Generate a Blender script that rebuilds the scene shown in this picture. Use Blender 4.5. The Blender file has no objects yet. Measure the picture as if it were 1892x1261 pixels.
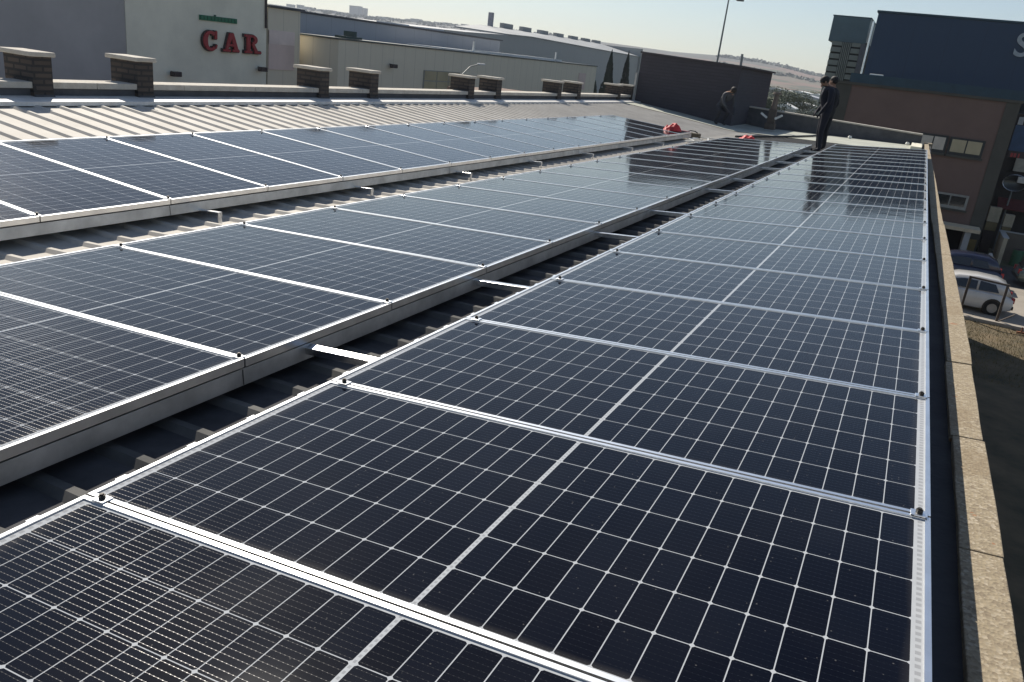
import bpy, bmesh, math, random
from mathutils import Vector, Matrix, noise
random.seed(7)
sc = bpy.context.scene
COL = sc.collection
rad = math.radians

# ------------------------------------------------------------------ camera
cam_d = bpy.data.cameras.new('camera'); cam = bpy.data.objects.new('camera', cam_d); COL.objects.link(cam)
RW = ((0.88961, 0.443225, 0.110206), (0.243275, -0.255634, -0.935665), (-0.386538, 0.859187, -0.33524))
mw = Matrix(((RW[0][0], -RW[1][0], -RW[2][0]), (RW[0][1], -RW[1][1], -RW[2][1]), (RW[0][2], -RW[1][2], -RW[2][2]))).to_4x4()
mw.translation = Vector((1.794, -1.274, 1.267))
cam.matrix_world = mw
cam_d.sensor_width = 36; cam_d.lens = 1486.22 / 1892 * 36
cam_d.clip_start = 0.05; cam_d.clip_end = 20000
sc.camera = cam
# ------------------------------------------------------------------ sky, sun, exposure
SUN_EL, SUN_AZ = rad(41.5), rad(49.3)            # azimuth from +y towards -x
w = bpy.data.worlds.new("World"); sc.world = w; w.use_nodes = True
nt = w.node_tree; bg = nt.nodes['Background']
sky = nt.nodes.new('ShaderNodeTexSky'); sky.sky_type = 'NISHITA'; sky.sun_disc = False
sky.sun_elevation = SUN_EL; sky.sun_rotation = -SUN_AZ
sky.air_density = 1.0; sky.dust_density = 0.45; sky.ozone_density = 1.5
hs = nt.nodes.new('ShaderNodeHueSaturation'); hs.inputs['Saturation'].default_value = .85; nt.links.new(sky.outputs[0], hs.inputs['Color'])
tn = nt.nodes.new('ShaderNodeMix'); tn.data_type = 'RGBA'; tn.blend_type = 'MULTIPLY'; tn.inputs[0].default_value = 1; tn.inputs[7].default_value = (.95, 1.0, 1.05, 1)
nt.links.new(hs.outputs[0], tn.inputs[6]); nt.links.new(tn.outputs[2], bg.inputs[0]); bg.inputs[1].default_value = 0.075
sun_d = bpy.data.lights.new('sun', 'SUN'); sun = bpy.data.objects.new('sun', sun_d); COL.objects.link(sun)
sun_d.energy = 5.0; sun_d.angle = rad(0.5); sun_d.color = (1, .93, .82)
SD = Vector((-math.sin(SUN_AZ) * math.cos(SUN_EL), math.cos(SUN_AZ) * math.cos(SUN_EL), math.sin(SUN_EL)))
sun.rotation_euler = SD.to_track_quat('Z', 'Y').to_euler(); sun.location = (0, 0, 60)
sc.view_settings.view_transform = 'Standard'; sc.view_settings.look = 'None'
sc.view_settings.exposure = 0.30; sc.view_settings.gamma = 1

# ------------------------------------------------------------------ frames of reference
A = .085
cA, sA = math.cos(A), math.sin(A)
def G(x, y, z): return Vector((x * cA - z * sA, y, x * sA + z * cA))    # roof frame -> world
GZ = -6.7                                                                # street level

# ------------------------------------------------------------------ mesh helpers
class MB:
    def __init__(s): s.v = []; s.f = []; s.m = []; s.cur = 0
    def add(s, vs, fs):
        b = len(s.v); s.v += [Vector(v) for v in vs]; s.f += [tuple(b + i for i in f) for f in fs]; s.m += [s.cur] * len(fs); return s
    def box(s, x0, x1, y0, y1, z0, z1, T=None):
        vs = [Vector((x, y, z)) for z in (z0, z1) for y in (y0, y1) for x in (x0, x1)]
        if T: vs = [T(v) for v in vs]
        return s.add(vs, [(0, 2, 3, 1), (4, 5, 7, 6), (0, 1, 5, 4), (2, 6, 7, 3), (0, 4, 6, 2), (1, 3, 7, 5)])
    def bar(s, a, b, w, h=None, up=(0, 0, 1)):
        a, b = Vector(a), Vector(b); h = h or w; d = (b - a).normalized(); up = Vector(up)
        if abs(d.dot(up)) > .98: up = Vector((0, 1, 0))
        r = d.cross(up).normalized(); u = r.cross(d)
        vs = [p + r * (i * w / 2) + u * (j * h / 2) for p in (a, b) for i, j in ((-1, -1), (1, -1), (1, 1), (-1, 1))]
        return s.add(vs, [(0, 1, 2, 3), (7, 6, 5, 4), (0, 4, 5, 1), (1, 5, 6, 2), (2, 6, 7, 3), (3, 7, 4, 0)])
    def tube(s, pts, r, n=8, cap=True):
        pts = [Vector(p) for p in pts]; rs = r if isinstance(r, (list, tuple)) else [r] * len(pts)
        rings = []; b = len(s.v)
        for i, p in enumerate(pts):
            d = (pts[min(i + 1, len(pts) - 1)] - pts[max(i - 1, 0)]).normalized()
            up = Vector((0, 0, 1)) if abs(d.z) < .95 else Vector((0, 1, 0))
            x = d.cross(up).normalized(); y = x.cross(d)
            for k in range(n):
                a = 2 * math.pi * k / n; s.v.append(p + (x * math.cos(a) + y * math.sin(a)) * rs[i])
        for i in range(len(pts) - 1):
            for k in range(n):
                s.f.append((b + i * n + k, b + i * n + (k + 1) % n, b + (i + 1) * n + (k + 1) % n, b + (i + 1) * n + k)); s.m.append(s.cur)
        if cap:
            s.f.append(tuple(b + k for k in range(n))[::-1]); s.m.append(s.cur)
            e = b + (len(pts) - 1) * n; s.f.append(tuple(e + k for k in range(n))); s.m.append(s.cur)
        return s
    def prism(s, poly, T0, T1):           # poly 2D list, T maps (a,b)->Vector at the two ends
        n = len(poly); vs = [T0(*p) for p in poly] + [T1(*p) for p in poly]
        return s.add(vs, [tuple(range(n))[::-1], tuple(range(n, 2 * n))] + [(i, (i + 1) % n, n + (i + 1) % n, n + i) for i in range(n)])
    def loft(s, rings, cap=True, closed=True):
        n = len(rings[0]); b = len(s.v)
        for r in rings: s.v += [Vector(q) for q in r]
        for i in range(len(rings) - 1):
            for k in range(n if closed else n - 1):
                s.f.append((b + i * n + k, b + i * n + (k + 1) % n, b + (i + 1) * n + (k + 1) % n, b + (i + 1) * n + k)); s.m.append(s.cur)
        if cap:
            s.f.append(tuple(b + k for k in range(n))[::-1]); s.m.append(s.cur)
            e = b + (len(rings) - 1) * n; s.f.append(tuple(e + k for k in range(n))); s.m.append(s.cur)
        return s
    def build(s, name, mat, parent=None, smooth=False, bevel=0, recalc=True, origin=None):
        me = bpy.data.meshes.new(name)
        off = Vector(parent.matrix_world.translation) if parent else Vector((0, 0, 0))
        if parent:
            q = parent; off = Vector((0, 0, 0))
            while q: off += q.location; q = q.parent
        if origin is not None: off = Vector(origin)
        me.from_pydata([v - off for v in s.v], [], s.f)
        mats = mat if isinstance(mat, (list, tuple)) else [mat]
        for m in mats: me.materials.append(m)
        for p, mi in zip(me.polygons, s.m): p.material_index = mi; p.use_smooth = smooth
        if recalc:
            bm = bmesh.new(); bm.from_mesh(me); bmesh.ops.recalc_face_normals(bm, faces=bm.faces); bm.to_mesh(me); bm.free()
        o = bpy.data.objects.new(name, me); COL.objects.link(o)
        if parent: o.parent = parent
        elif origin is not None: o.location = off
        if bevel:
            m = o.modifiers.new('bevel', 'BEVEL'); m.width = bevel; m.segments = 2; m.limit_method = 'ANGLE'
        return o
def tag(o, label=None, cat=None, group=None, kind=None):
    if label: o['label'] = label
    if cat: o['category'] = cat
    if group: o['group'] = group
    if kind: o['kind'] = kind
    return o
def empty(name, loc, label, cat, group=None, rz=0):
    o = bpy.data.objects.new(name, None); COL.objects.link(o); o.location = loc; o.rotation_euler.z = rz
    o.empty_display_size = .2
    return tag(o, label, cat, group)
def kids(o, cache={}):
    return [c for c in bpy.data.objects if c.parent == o]
def copy_tree(o, parent=None, tree=None):
    c = o.copy(); COL.objects.link(c); c.parent = parent
    for ch in kids(o): copy_tree(ch, c)
    return c

# ------------------------------------------------------------------ materials
def mat(name, col, rough=.6, metal=0, spec=.5, var=.12, scale=3, bump=0, bscale=40, col2=None, coat=0, emit=None):
    m = bpy.data.materials.new(name); m.use_nodes = True; t = m.node_tree; N = t.nodes; L = t.links
    b = N['Principled BSDF']; b.inputs['Roughness'].default_value = rough; b.inputs['Metallic'].default_value = metal
    b.inputs['Specular IOR Level'].default_value = spec
    if coat: b.inputs['Coat Weight'].default_value = coat; b.inputs['Coat Roughness'].default_value = .05
    tc = N.new('ShaderNodeTexCoord')
    nz = N.new('ShaderNodeTexNoise'); nz.inputs['Scale'].default_value = scale; nz.inputs['Detail'].default_value = 6; nz.inputs['Roughness'].default_value = .65
    L.new(tc.outputs['Object'], nz.inputs['Vector'])
    rp = N.new('ShaderNodeValToRGB'); rp.color_ramp.elements[0].position = .3; rp.color_ramp.elements[1].position = .7
    c2 = col2 or [max(0, c * (1 - 2 * var)) for c in col]
    rp.color_ramp.elements[0].color = (*c2, 1); rp.color_ramp.elements[1].color = (*[min(1, c * (1 + var)) for c in col], 1)
    L.new(nz.outputs['Fac'], rp.inputs['Fac']); L.new(rp.outputs['Color'], b.inputs['Base Color'])
    if bump:
        n2 = N.new('ShaderNodeTexNoise'); n2.inputs['Scale'].default_value = bscale; n2.inputs['Detail'].default_value = 4
        L.new(tc.outputs['Object'], n2.inputs['Vector'])
        bp = N.new('ShaderNodeBump'); bp.inputs['Strength'].default_value = bump; bp.inputs['Distance'].default_value = .02
        L.new(n2.outputs['Fac'], bp.inputs['Height']); L.new(bp.outputs['Normal'], b.inputs['Normal'])
    if emit: b.inputs['Emission Color'].default_value = (*emit[0], 1); b.inputs['Emission Strength'].default_value = emit[1]
    return m
class NG:       # tiny node maths helper
    def __init__(s, m): s.t = m.node_tree; s.N = s.t.nodes; s.L = s.t.links
    def math(s, op, a, b=None, clamp=False):
        n = s.N.new('ShaderNodeMath'); n.operation = op; n.use_clamp = clamp
        for i, v in enumerate((a, b)):
            if v is None: continue
            if isinstance(v, (int, float)): n.inputs[i].default_value = v
            else: s.L.new(v, n.inputs[i])
        return n.outputs[0]
    def mix(s, f, a, b):
        n = s.N.new('ShaderNodeMix'); n.data_type = 'RGBA'
        for i, v in ((0, f), (6, a), (7, b)):
            if isinstance(v, (int, float)): n.inputs[i].default_value = v
            elif isinstance(v, tuple): n.inputs[i].default_value = (*v, 1)
            else: s.L.new(v, n.inputs[i])
        return n.outputs[2]
    def noise(s, vec, scale, detail=3, out='Fac'):
        n = s.N.new('ShaderNodeTexNoise'); n.inputs['Scale'].default_value = scale; n.inputs['Detail'].default_value = detail
        s.L.new(vec, n.inputs['Vector']); return n.outputs[out]

def solar_glass():
    m = bpy.data.materials.new('solar_cells_under_glass'); m.use_nodes = True; g = NG(m); N, L = g.N, g.L
    b = N['Principled BSDF']
    tc = N.new('ShaderNodeTexCoord'); sp = N.new('ShaderNodeSeparateXYZ'); L.new(tc.outputs['Object'], sp.inputs[0])
    X, Y = sp.outputs[0], sp.outputs[1]; M = g.math
    u = M('SUBTRACT', M('ABSOLUTE', X), .0055); px, py = .0835, .1675
    fu = M('DIVIDE', u, px); fx = M('FRACT', fu); dx = M('MULTIPLY', M('MINIMUM', fx, M('SUBTRACT', 1, fx)), px)
    yo = M('DIVIDE', M('ADD', Y, .5025), py); fy = M('FRACT', yo); dy = M('MULTIPLY', M('MINIMUM', fy, M('SUBTRACT', 1, fy)), py)
    g_ = lambda a, v: M('GREATER_THAN', a, v)
    cell = M('MULTIPLY', g_(dx, .0013), g_(dy, .0013))
    cell = M('MULTIPLY', cell, g_(M('ADD', dx, dy), .0078))
    cell = M('MULTIPLY', cell, M('MULTIPLY', g_(u, 0), M('LESS_THAN', u, 1.0018)))
    cell = M('MULTIPLY', cell, M('LESS_THAN', M('ABSOLUTE', Y), .5022))
    # busbars: nine per cell, running the long way of the panel, with solder pads
    fb = M('FRACT', M('MULTIPLY', yo, 9)); db = M('MULTIPLY', M('ABSOLUTE', M('SUBTRACT', fb, .5)), py / 9)
    bus = M('MULTIPLY', M('LESS_THAN', db, .0004), cell)
    pad = M('GREATER_THAN', M('FRACT', M('MULTIPLY', fu, 7)), .72)
    pads = M('MULTIPLY', M('MULTIPLY', M('LESS_THAN', db, .0007), pad), cell)
    # tint from cell to cell and panel to panel
    cid = N.new('ShaderNodeCombineXYZ'); L.new(M('FLOOR', M('ADD', fu, M('MULTIPLY', g_(X, 0), 40))), cid.inputs[0]); L.new(M('FLOOR', yo), cid.inputs[1])
    oi = N.new('ShaderNodeObjectInfo'); L.new(M('MULTIPLY', oi.outputs['Random'], 97), cid.inputs[2])
    wn = N.new('ShaderNodeTexWhiteNoise'); L.new(cid.outputs[0], wn.inputs['Vector'])
    c = g.mix(wn.outputs['Value'], (.0014, .002, .0055), (.003, .0045, .010))
    c = g.mix(M('MULTIPLY', oi.outputs['Random'], .35), c, (.006, .005, .009))
    # dust film and specks on the glass, from the world position
    geo = N.new('ShaderNodeNewGeometry')
    n1 = g.noise(geo.outputs['Position'], 2.2, 6)
    dust = M('MULTIPLY', M('SUBTRACT', n1, .40, ), .03, True)
    vo = N.new('ShaderNodeTexVoronoi'); vo.inputs['Scale'].default_value = 55; L.new(geo.outputs['Position'], vo.inputs['Vector'])
    vr = N.new('ShaderNodeSeparateColor'); L.new(vo.outputs['Color'], vr.inputs[0])
    edge = M('MULTIPLY', M('SUBTRACT', 1, M('DIVIDE', M('SUBTRACT', 1.034, M('ABSOLUTE', X)), M('ADD', .01, M('MULTIPLY', n1, .09))), True), .10, True)
    edy = M('MULTIPLY', M('SUBTRACT', 1, M('DIVIDE', M('ADD', Y, .51), M('ADD', .004, M('MULTIPLY', n1, .05))), True), .10, True)
    dust = M('ADD', dust, M('MAXIMUM', edge, edy))
    speck = M('MULTIPLY', M('LESS_THAN', vo.outputs['Distance'], .11), g_(vr.outputs[0], .80))
    back = g.mix(g.noise(tc.outputs['Object'], 30), (.36, .38, .40), (.44, .455, .47))
    # dark printed dashes in the end margins
    endm = M('MULTIPLY', g_(u, 1.010), g_(M('FRACT', M('MULTIPLY', Y, 42)), .45)); endm = M('MULTIPLY', endm, M('LESS_THAN', u, 1.022))
    midm = M('MULTIPLY', M('LESS_THAN', u, -.0022), g_(M('FRACT', M('MULTIPLY', Y, 55)), .5))
    back = g.mix(M('MULTIPLY', M('ADD', endm, midm, True), .42), back, (.12, .12, .13))
    col = g.mix(cell, back, c)
    col = g.mix(bus, col, (.014, .014, .015)); col = g.mix(pads, col, (.04, .04, .04))
    col = g.mix(dust, col, (.34, .31, .27)); col = g.mix(M('MULTIPLY', speck, .18), col, (.4, .38, .34))
    L.new(col, b.inputs['Base Color'])
    L.new(M('ADD', bus, pads, True), b.inputs['Metallic'])
    b.inputs['Roughness'].default_value = .34; b.inputs['Specular IOR Level'].default_value = 0
    b.inputs['Anisotropic'].default_value = .9
    tv = N.new('ShaderNodeVectorTransform'); tv.vector_type = 'VECTOR'; tv.convert_from = 'OBJECT'; tv.convert_to = 'WORLD'; tv.inputs[0].default_value = (1, 0, 0); L.new(tv.outputs[0], b.inputs['Tangent'])
    b.inputs['Coat Weight'].default_value = 1; b.inputs['Coat IOR'].default_value = 1.19; b.inputs['Sheen Weight'].default_value = 0; b.inputs['Sheen Roughness'].default_value = .45; b.inputs['Sheen Tint'].default_value = (.55, .7, 1, 1)
    L.new(M('ADD', M('MULTIPLY', n1, .09), .035), b.inputs['Coat Roughness'])
    bp = N.new('ShaderNodeBump'); bp.inputs['Strength'].default_value = .05; bp.inputs['Distance'].default_value = .02
    L.new(g.noise(geo.outputs['Position'], 5, 2), bp.inputs['Height']); L.new(bp.outputs[0], b.inputs['Coat Normal'])
    return m

def brick(name, c1, c2, mortar, scale=1, rough=.85, bw=.25, bh=.075, ms=.012, axis='xz'):
    m = bpy.data.materials.new(name); m.use_nodes = True; g = NG(m); N, L = g.N, g.L; b = N['Principled BSDF']
    geo = N.new('ShaderNodeNewGeometry'); sp = N.new('ShaderNodeSeparateXYZ'); L.new(geo.outputs['Position'], sp.inputs[0])
    cb = N.new('ShaderNodeCombineXYZ'); L.new(g.math('ADD', sp.outputs[0], sp.outputs[1]), cb.inputs[0]); L.new(sp.outputs[2], cb.inputs[1])
    br = N.new('ShaderNodeTexBrick'); br.inputs['Scale'].default_value = scale; L.new(cb.outputs[0], br.inputs['Vector'])
    br.inputs['Color1'].default_value = (*c1, 1); br.inputs['Color2'].default_value = (*c2, 1); br.inputs['Mortar'].default_value = (*mortar, 1)
    br.inputs['Brick Width'].default_value = bw; br.inputs['Row Height'].default_value = bh; br.inputs['Mortar Size'].default_value = ms
    nz = g.noise(geo.outputs['Position'], 1.3, 6)
    c = g.mix(g.math('MULTIPLY', nz, .5), br.outputs['Color'], tuple(.5 * a for a in c1))
    L.new(c, b.inputs['Base Color']); b.inputs['Roughness'].default_value = rough
    bp = N.new('ShaderNodeBump'); bp.inputs['Distance'].default_value = .012; bp.invert = True; L.new(br.outputs['Fac'], bp.inputs['Height']); L.new(bp.outputs[0], b.inputs['Normal'])
    return m

def panelled(name, c, c2, pitch=1.1, rough=.55, vertical=True, metal=0):
    """cladding: long thin seams every pitch metres, faint streaks"""
    m = bpy.data.materials.new(name); m.use_nodes = True; g = NG(m); N, L = g.N, g.L; b = N['Principled BSDF']
    geo = N.new('ShaderNodeNewGeometry'); sp = N.new('ShaderNodeSeparateXYZ'); L.new(geo.outputs['Position'], sp.inputs[0])
    h = g.math('ADD', sp.outputs[0], sp.outputs[1]) if vertical else sp.outputs[2]
    seam = g.math('LESS_THAN', g.math('FRACT', g.math('DIVIDE', h, pitch)), .03 / pitch)
    mp = N.new('ShaderNodeMapping'); L.new(geo.outputs['Position'], mp.inputs[0]); mp.inputs['Scale'].default_value = (1, 1, .15)
    st = g.noise(mp.outputs[0], 2.5, 6)
    col = g.mix(st, c, c2); col = g.mix(g.math('MULTIPLY', seam, .5), col, tuple(.35 * a for a in c))
    L.new(col, b.inputs['Base Color']); b.inputs['Roughness'].default_value = rough; b.inputs['Metallic'].default_value = metal
    return m

def concrete_coping():
    m = bpy.data.materials.new('gravelly_concrete'); m.use_nodes = True; g = NG(m); N, L = g.N, g.L; b = N['Principled BSDF']
    geo = N.new('ShaderNodeNewGeometry'); P = geo.outputs['Position']
    vo = N.new('ShaderNodeTexVoronoi'); vo.inputs['Scale'].default_value = 95; L.new(P, vo.inputs['Vector'])
    sv = N.new('ShaderNodeSeparateColor'); L.new(vo.outputs['Color'], sv.inputs[0])
    r = N.new('ShaderNodeValToRGB'); e = r.color_ramp.elements
    e[0].color = (.15, .115, .08, 1); e[0].position = .0; e[1].color = (.46, .40, .31, 1); e[1].position = 1
    for p_, c_ in ((.22, (.21, .17, .12)), (.45, (.275, .225, .15)), (.75, (.33, .275, .19))):
        x = e.new(p_); x.color = (*c_, 1)
    L.new(sv.outputs[0], r.inputs[0])
    big = g.noise(P, 5, 7)
    c = g.mix(g.math('MULTIPLY', big, .75), r.outputs[0], (.30, .245, .165))
    st = g.noise(P, 1.6, 8); stm = g.math('MULTIPLY', g.math('GREATER_THAN', st, .60), .35)
    c = g.mix(stm, c, (.20, .145, .085))
    c = g.mix(g.math('MULTIPLY', g.math('GREATER_THAN', g.noise(P, 9, 5), .70), .6), c, (.30, .12, .05))
    L.new(c, b.inputs['Base Color']); b.inputs['Roughness'].default_value = .95
    bp = N.new('ShaderNodeBump'); bp.inputs['Strength'].default_value = .5; bp.inputs['Distance'].default_value = .004
    L.new(vo.outputs['Distance'], bp.inputs['Height']); L.new(bp.outputs[0], b.inputs['Normal'])
    return m

GLASS = solar_glass()
ALU = mat('anodised_aluminium', (.86, .87, .88), .30, 1, var=.06, scale=9)
ALUSIDE = mat('dull_aluminium', (.62, .62, .61), .42, .85, var=.15, scale=4)
GALV = mat('galvanised_steel', (.72, .73, .74), .28, 1, var=.2, scale=14)
BOLT = mat('dark_bolt', (.05, .045, .04), .5, .6)
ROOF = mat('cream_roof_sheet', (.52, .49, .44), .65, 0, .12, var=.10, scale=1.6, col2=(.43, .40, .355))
RIBSHADE = mat('shade_painted_roof_rib', (.12, .118, .112), .8, 0, .15, var=.2, scale=3, col2=(.07, .07, .07))  # this and the next: roof sheet with gap shade painted into the colour
PANSHADE = mat('shade_painted_roof_pan', (.085, .085, .09), .8, 0, .1, var=.2, scale=2.5, col2=(.04, .04, .043))
FLASH = mat('white_flashing', (.78, .76, .72), .45, .0, scale=5)
COPE = concrete_coping()
COPE2 = mat('pale_stone_coping', (.50, .47, .41), .9, scale=7, bump=.4, col2=(.42, .38, .32))
WALLDK = mat('dark_render', (.105, .105, .11), .9, scale=3, bump=.3, col2=(.065, .065, .07))
WALLOUT = brick('outer_brick', (.20, .12, .085), (.16, .10, .07), (.22, .2, .18))
BRK = brick('chimney_brick', (.105, .082, .066), (.065, .054, .045), (.028, .028, .03), bw=.22, bh=.068, ms=.014)
DKBRK = brick('dark_brick_wall', (.072, .066, .078), (.062, .058, .068), (.066, .064, .072), bw=.3, bh=.1, ms=.01)
CREAM = panelled('cream_render', (.74, .68, .54), (.66, .60, .475), 1.2)
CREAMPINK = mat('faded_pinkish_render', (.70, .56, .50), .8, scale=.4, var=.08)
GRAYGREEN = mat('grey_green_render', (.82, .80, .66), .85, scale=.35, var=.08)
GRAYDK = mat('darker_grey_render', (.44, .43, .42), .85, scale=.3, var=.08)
BLUEGRAY = panelled('blue_grey_cladding', (.42, .43, .46), (.38, .39, .42), 2.4)
HALLG = panelled('hall_grey_cladding', (.36, .365, .37), (.33, .335, .34), 3)
HALLROOF = mat('pale_hall_roof', (.30, .31, .31), .6, scale=.3)
BROWN = mat('brown_facade', (.175, .118, .098), .9, scale=.5, var=.07, bump=.2, bscale=3)
BROWNEDGE = mat('olive_band', (.085, .082, .068), .9, scale=.6)
NAVY = panelled('navy_cladding', (.010, .043, .095), (.008, .034, .078), 2.2, rough=.45)
NAVY2 = mat('teal_navy_band', (.018, .06, .085), .5)
TEAL = mat('teal_grey_hood', (.10, .155, .17), .5, scale=.4)
TOWER = mat('tower_concrete', (.30, .31, .26), .85, scale=.8)
TOWERD = mat('tower_dark_gap', (.045, .05, .045), .9)
REDP = mat('red_sign_paint', (.36, .035, .04), .5, var=.05)
DKSIGN = mat('dark_sign_edge', (.05, .035, .035), .6)
GREENP = mat('green_sign_paint', (.02, .17, .085), .5)
LETTER = mat('pale_letter', (.42, .46, .47), .6)
WINYEL = mat('yellowish_blind', (.42, .36, .22), .35, scale=.9, var=.1, spec=.8)  # yellowish pane colour
WINDK = mat('dark_window_glass', (.02, .024, .026), .08, spec=.9)
WFRAME = mat('window_frame_metal', (.30, .30, .27), .5)
FRAMEDK = mat('dark_window_frame', (.025, .03, .03), .6)
ASPH = mat('asphalt', (.055, .054, .052), .9, scale=.5, bump=.3, bscale=20)
PAVE = mat('pale_concrete_yard', (.30, .265, .22), .9, scale=.35, var=.15, bump=.2)
EARTH = mat('dry_earth', (.16, .115, .065), .95, scale=.9, bump=.5, col2=(.06, .055, .03), bscale=6)
KERB = mat('kerb_stone', (.38, .34, .29), .9, scale=2)
RUST = mat('rusty_steel', (.10, .085, .07), .8, scale=8, col2=(.07, .05, .04))
POLE = mat('grey_lamp_post', (.20, .22, .22), .5, .4)
FOL = [mat('foliage_a', (.055, .085, .035), .8, scale=1.2, col2=(.025, .045, .02)), mat('foliage_b', (.085, .10, .04), .8, scale=1.2, col2=(.04, .055, .025)), mat('foliage_c', (.035, .06, .04), .8, scale=1.2, col2=(.02, .035, .025))]
BARK = mat('bark', (.09, .07, .05), .9)
CYPR = mat('cypress_foliage', (.02, .035, .022), .9, scale=2)
GRASS = mat('dry_grass_blades', (.22, .165, .075), .9, scale=.8, col2=(.085, .085, .03))
SHEDW = mat('pale_shed_wall', (.42, .42, .40), .8, scale=.1)
SHEDR = mat('white_shed_roof', (.72, .72, .70), .6, scale=.1)
REDCLOTH = mat('red_cloth', (.62, .03, .035), .6, scale=6, var=.2)
PLASTIC = mat('pale_plastic', (.7, .7, .66), .5)
TOOLS = mat('tool_bag_cloth', (.09, .075, .05), .8, scale=9)

# ================================================================== SETTING
def sheet(name, x0, x1, y0, y1, z, m, nx=1, ny=1):
    b = MB()
    for i in range(nx):
        for j in range(ny):
            xa, xb = x0 + (x1 - x0) * i / nx, x0 + (x1 - x0) * (i + 1) / nx; ya, yb = y0 + (y1 - y0) * j / ny, y0 + (y1 - y0) * (j + 1) / ny
            b.add([(xa, ya, z), (xb, ya, z), (xb, yb, z), (xa, yb, z)], [(0, 1, 2, 3)])
    o = b.build(name, m, recalc=False); tag(o, kind='structure'); return o

# terrain: one sheet to the horizon, flat round the estate, rising to far hills
def skyline(az):      # degrees of elevation by compass from +y (degrees)
    P = [(-180, .5), (-80, .9), (-50, 1.35), (-42, 1.15), (-37, 1.02), (-32, 1.15), (-28, 1.25), (-22, 1.3), (-16, 1.18), (-12.5, 1.27), (-10.2, 1.2), (-8.6, 1.05), (-8.0, .95), (-7, .82), (-5, .68), (0, .62), (20, .7), (60, .6), (180, .5)]
    for (a0, e0), (a1, e1) in zip(P, P[1:]):
        if a0 <= az <= a1: return e0 + (e1 - e0) * (az - a0) / (a1 - a0)
    return .5
def terrain_h(r, az):
    e = skyline(az); H = math.tan(rad(e)) * 2600 + 1.3 - GZ
    t = min(1, max(0, (r - 620) / (2600 - 620)))
    s = t * t * (3 - 2 * t)
    h = GZ + H * s
    if 700 < r < 2700: h += (noise.noise(Vector((az * .35, r * .0032, 3))) * 5) * min(1, (r - 700) / 700) * (1 - .9 * s)
    if r > 2600: h = GZ + H - (r - 2600) * .03
    return h
b = MB(); rs = [0, 60, 200, 420, 620, 700, 800, 950, 1100, 1300, 1500, 1700, 1900, 2100, 2300, 2450, 2600, 2700]
azs = [-180 + i * 4 for i in range(31)] + [-56 + i * .8 for i in range(88)] + [14.4 + i * 6 for i in range(28)]
azs = sorted(set(round(a, 2) for a in azs if a < 180)); n = len(azs)
vs = [(1.8, -1.3, GZ)]
for r in rs[1:]:
    for a in azs: vs.append((1.8 + r * math.sin(rad(a)), -1.3 + r * math.cos(rad(a)), terrain_h(r, a)))
fs = [(0, 1 + (k + 1) % n, 1 + k) for k in range(n)]
for i in range(len(rs) - 2):
    for k in range(n):
        a0 = 1 + i * n + k; a1 = 1 + i * n + (k + 1) % n; fs.append((a0, a1, a1 + n, a0 + n))
b.add(vs, fs)
TERR = bpy.data.materials.new('field_and_scrub'); TERR.use_nodes = True; g = NG(TERR)
geo = g.N.new('ShaderNodeNewGeometry'); P_ = geo.outputs['Position']
mp = g.N.new('ShaderNodeMapping'); g.L.new(P_, mp.inputs[0]); mp.inputs['Scale'].default_value = (1, 1, 8)
n1 = g.noise(mp.outputs[0], .0025, 6); n2 = g.noise(mp.outputs[0], .012, 6)
c = g.mix(g.math('GREATER_THAN', n1, .5), (.165, .10, .075), (.125, .10, .07))
c = g.mix(g.math('GREATER_THAN', n2, .56), c, (.055, .065, .04))
sp = g.N.new('ShaderNodeSeparateXYZ'); g.L.new(P_, sp.inputs[0])
c = g.mix(g.math('GREATER_THAN', g.math('ADD', sp.outputs[2], g.math('MULTIPLY', n2, 22)), 44), c, (.065, .065, .055))
c = g.mix(g.math('LESS_THAN', sp.outputs[2], -5.4), c, (.10, .105, .06))
g.L.new(c, g.N['Principled BSDF'].inputs['Base Color']); g.N['Principled BSDF'].inputs['Roughness'].default_value = .95
tag(b.build('terrain', TERR, recalc=False), kind='structure')
sheet('street', -26.5, -16.5, -60, 180, GZ + .01, ASPH)
sheet('asphalt_yard', -26.5, 60, 43.5, 49.6, GZ + .012, ASPH)
sheet('paved_yard', 2.0, 60, 34.9, 43.5, GZ + .014, PAVE)
sheet('side_yard', 2.4, 60, -40, 30.6, GZ + .012, EARTH)
sheet('verge', 2.0, 60, 30.6, 34.5, GZ + .02, EARTH)
k = MB(); k.box(1.5, 60, 34.5, 34.68, GZ - .1, GZ + .16)
tag(k.build('kerb', KERB, bevel=.02), kind='structure')

# dry grass on the verge: beyond counting
b = MB()
for i in range(14000):
    x = random.uniform(2.6, 11); y = random.uniform(26.5, 34.4)
    if y < 30 and random.random() < .5: continue
    h = random.uniform(.04, .16); a = random.uniform(0, 6.28); l = random.uniform(-.08, .08)
    dx, dy = math.cos(a) * .009, math.sin(a) * .009
    b.add([(x - dx, y - dy, GZ), (x + dx, y + dy, GZ), (x + l, y + l * .6, GZ + h)], [(0, 1, 2)])
tag(b.build('dry_grass', GRASS, recalc=False), 'tufts of dry yellow grass beside the warehouse', 'grass', kind='stuff')

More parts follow.
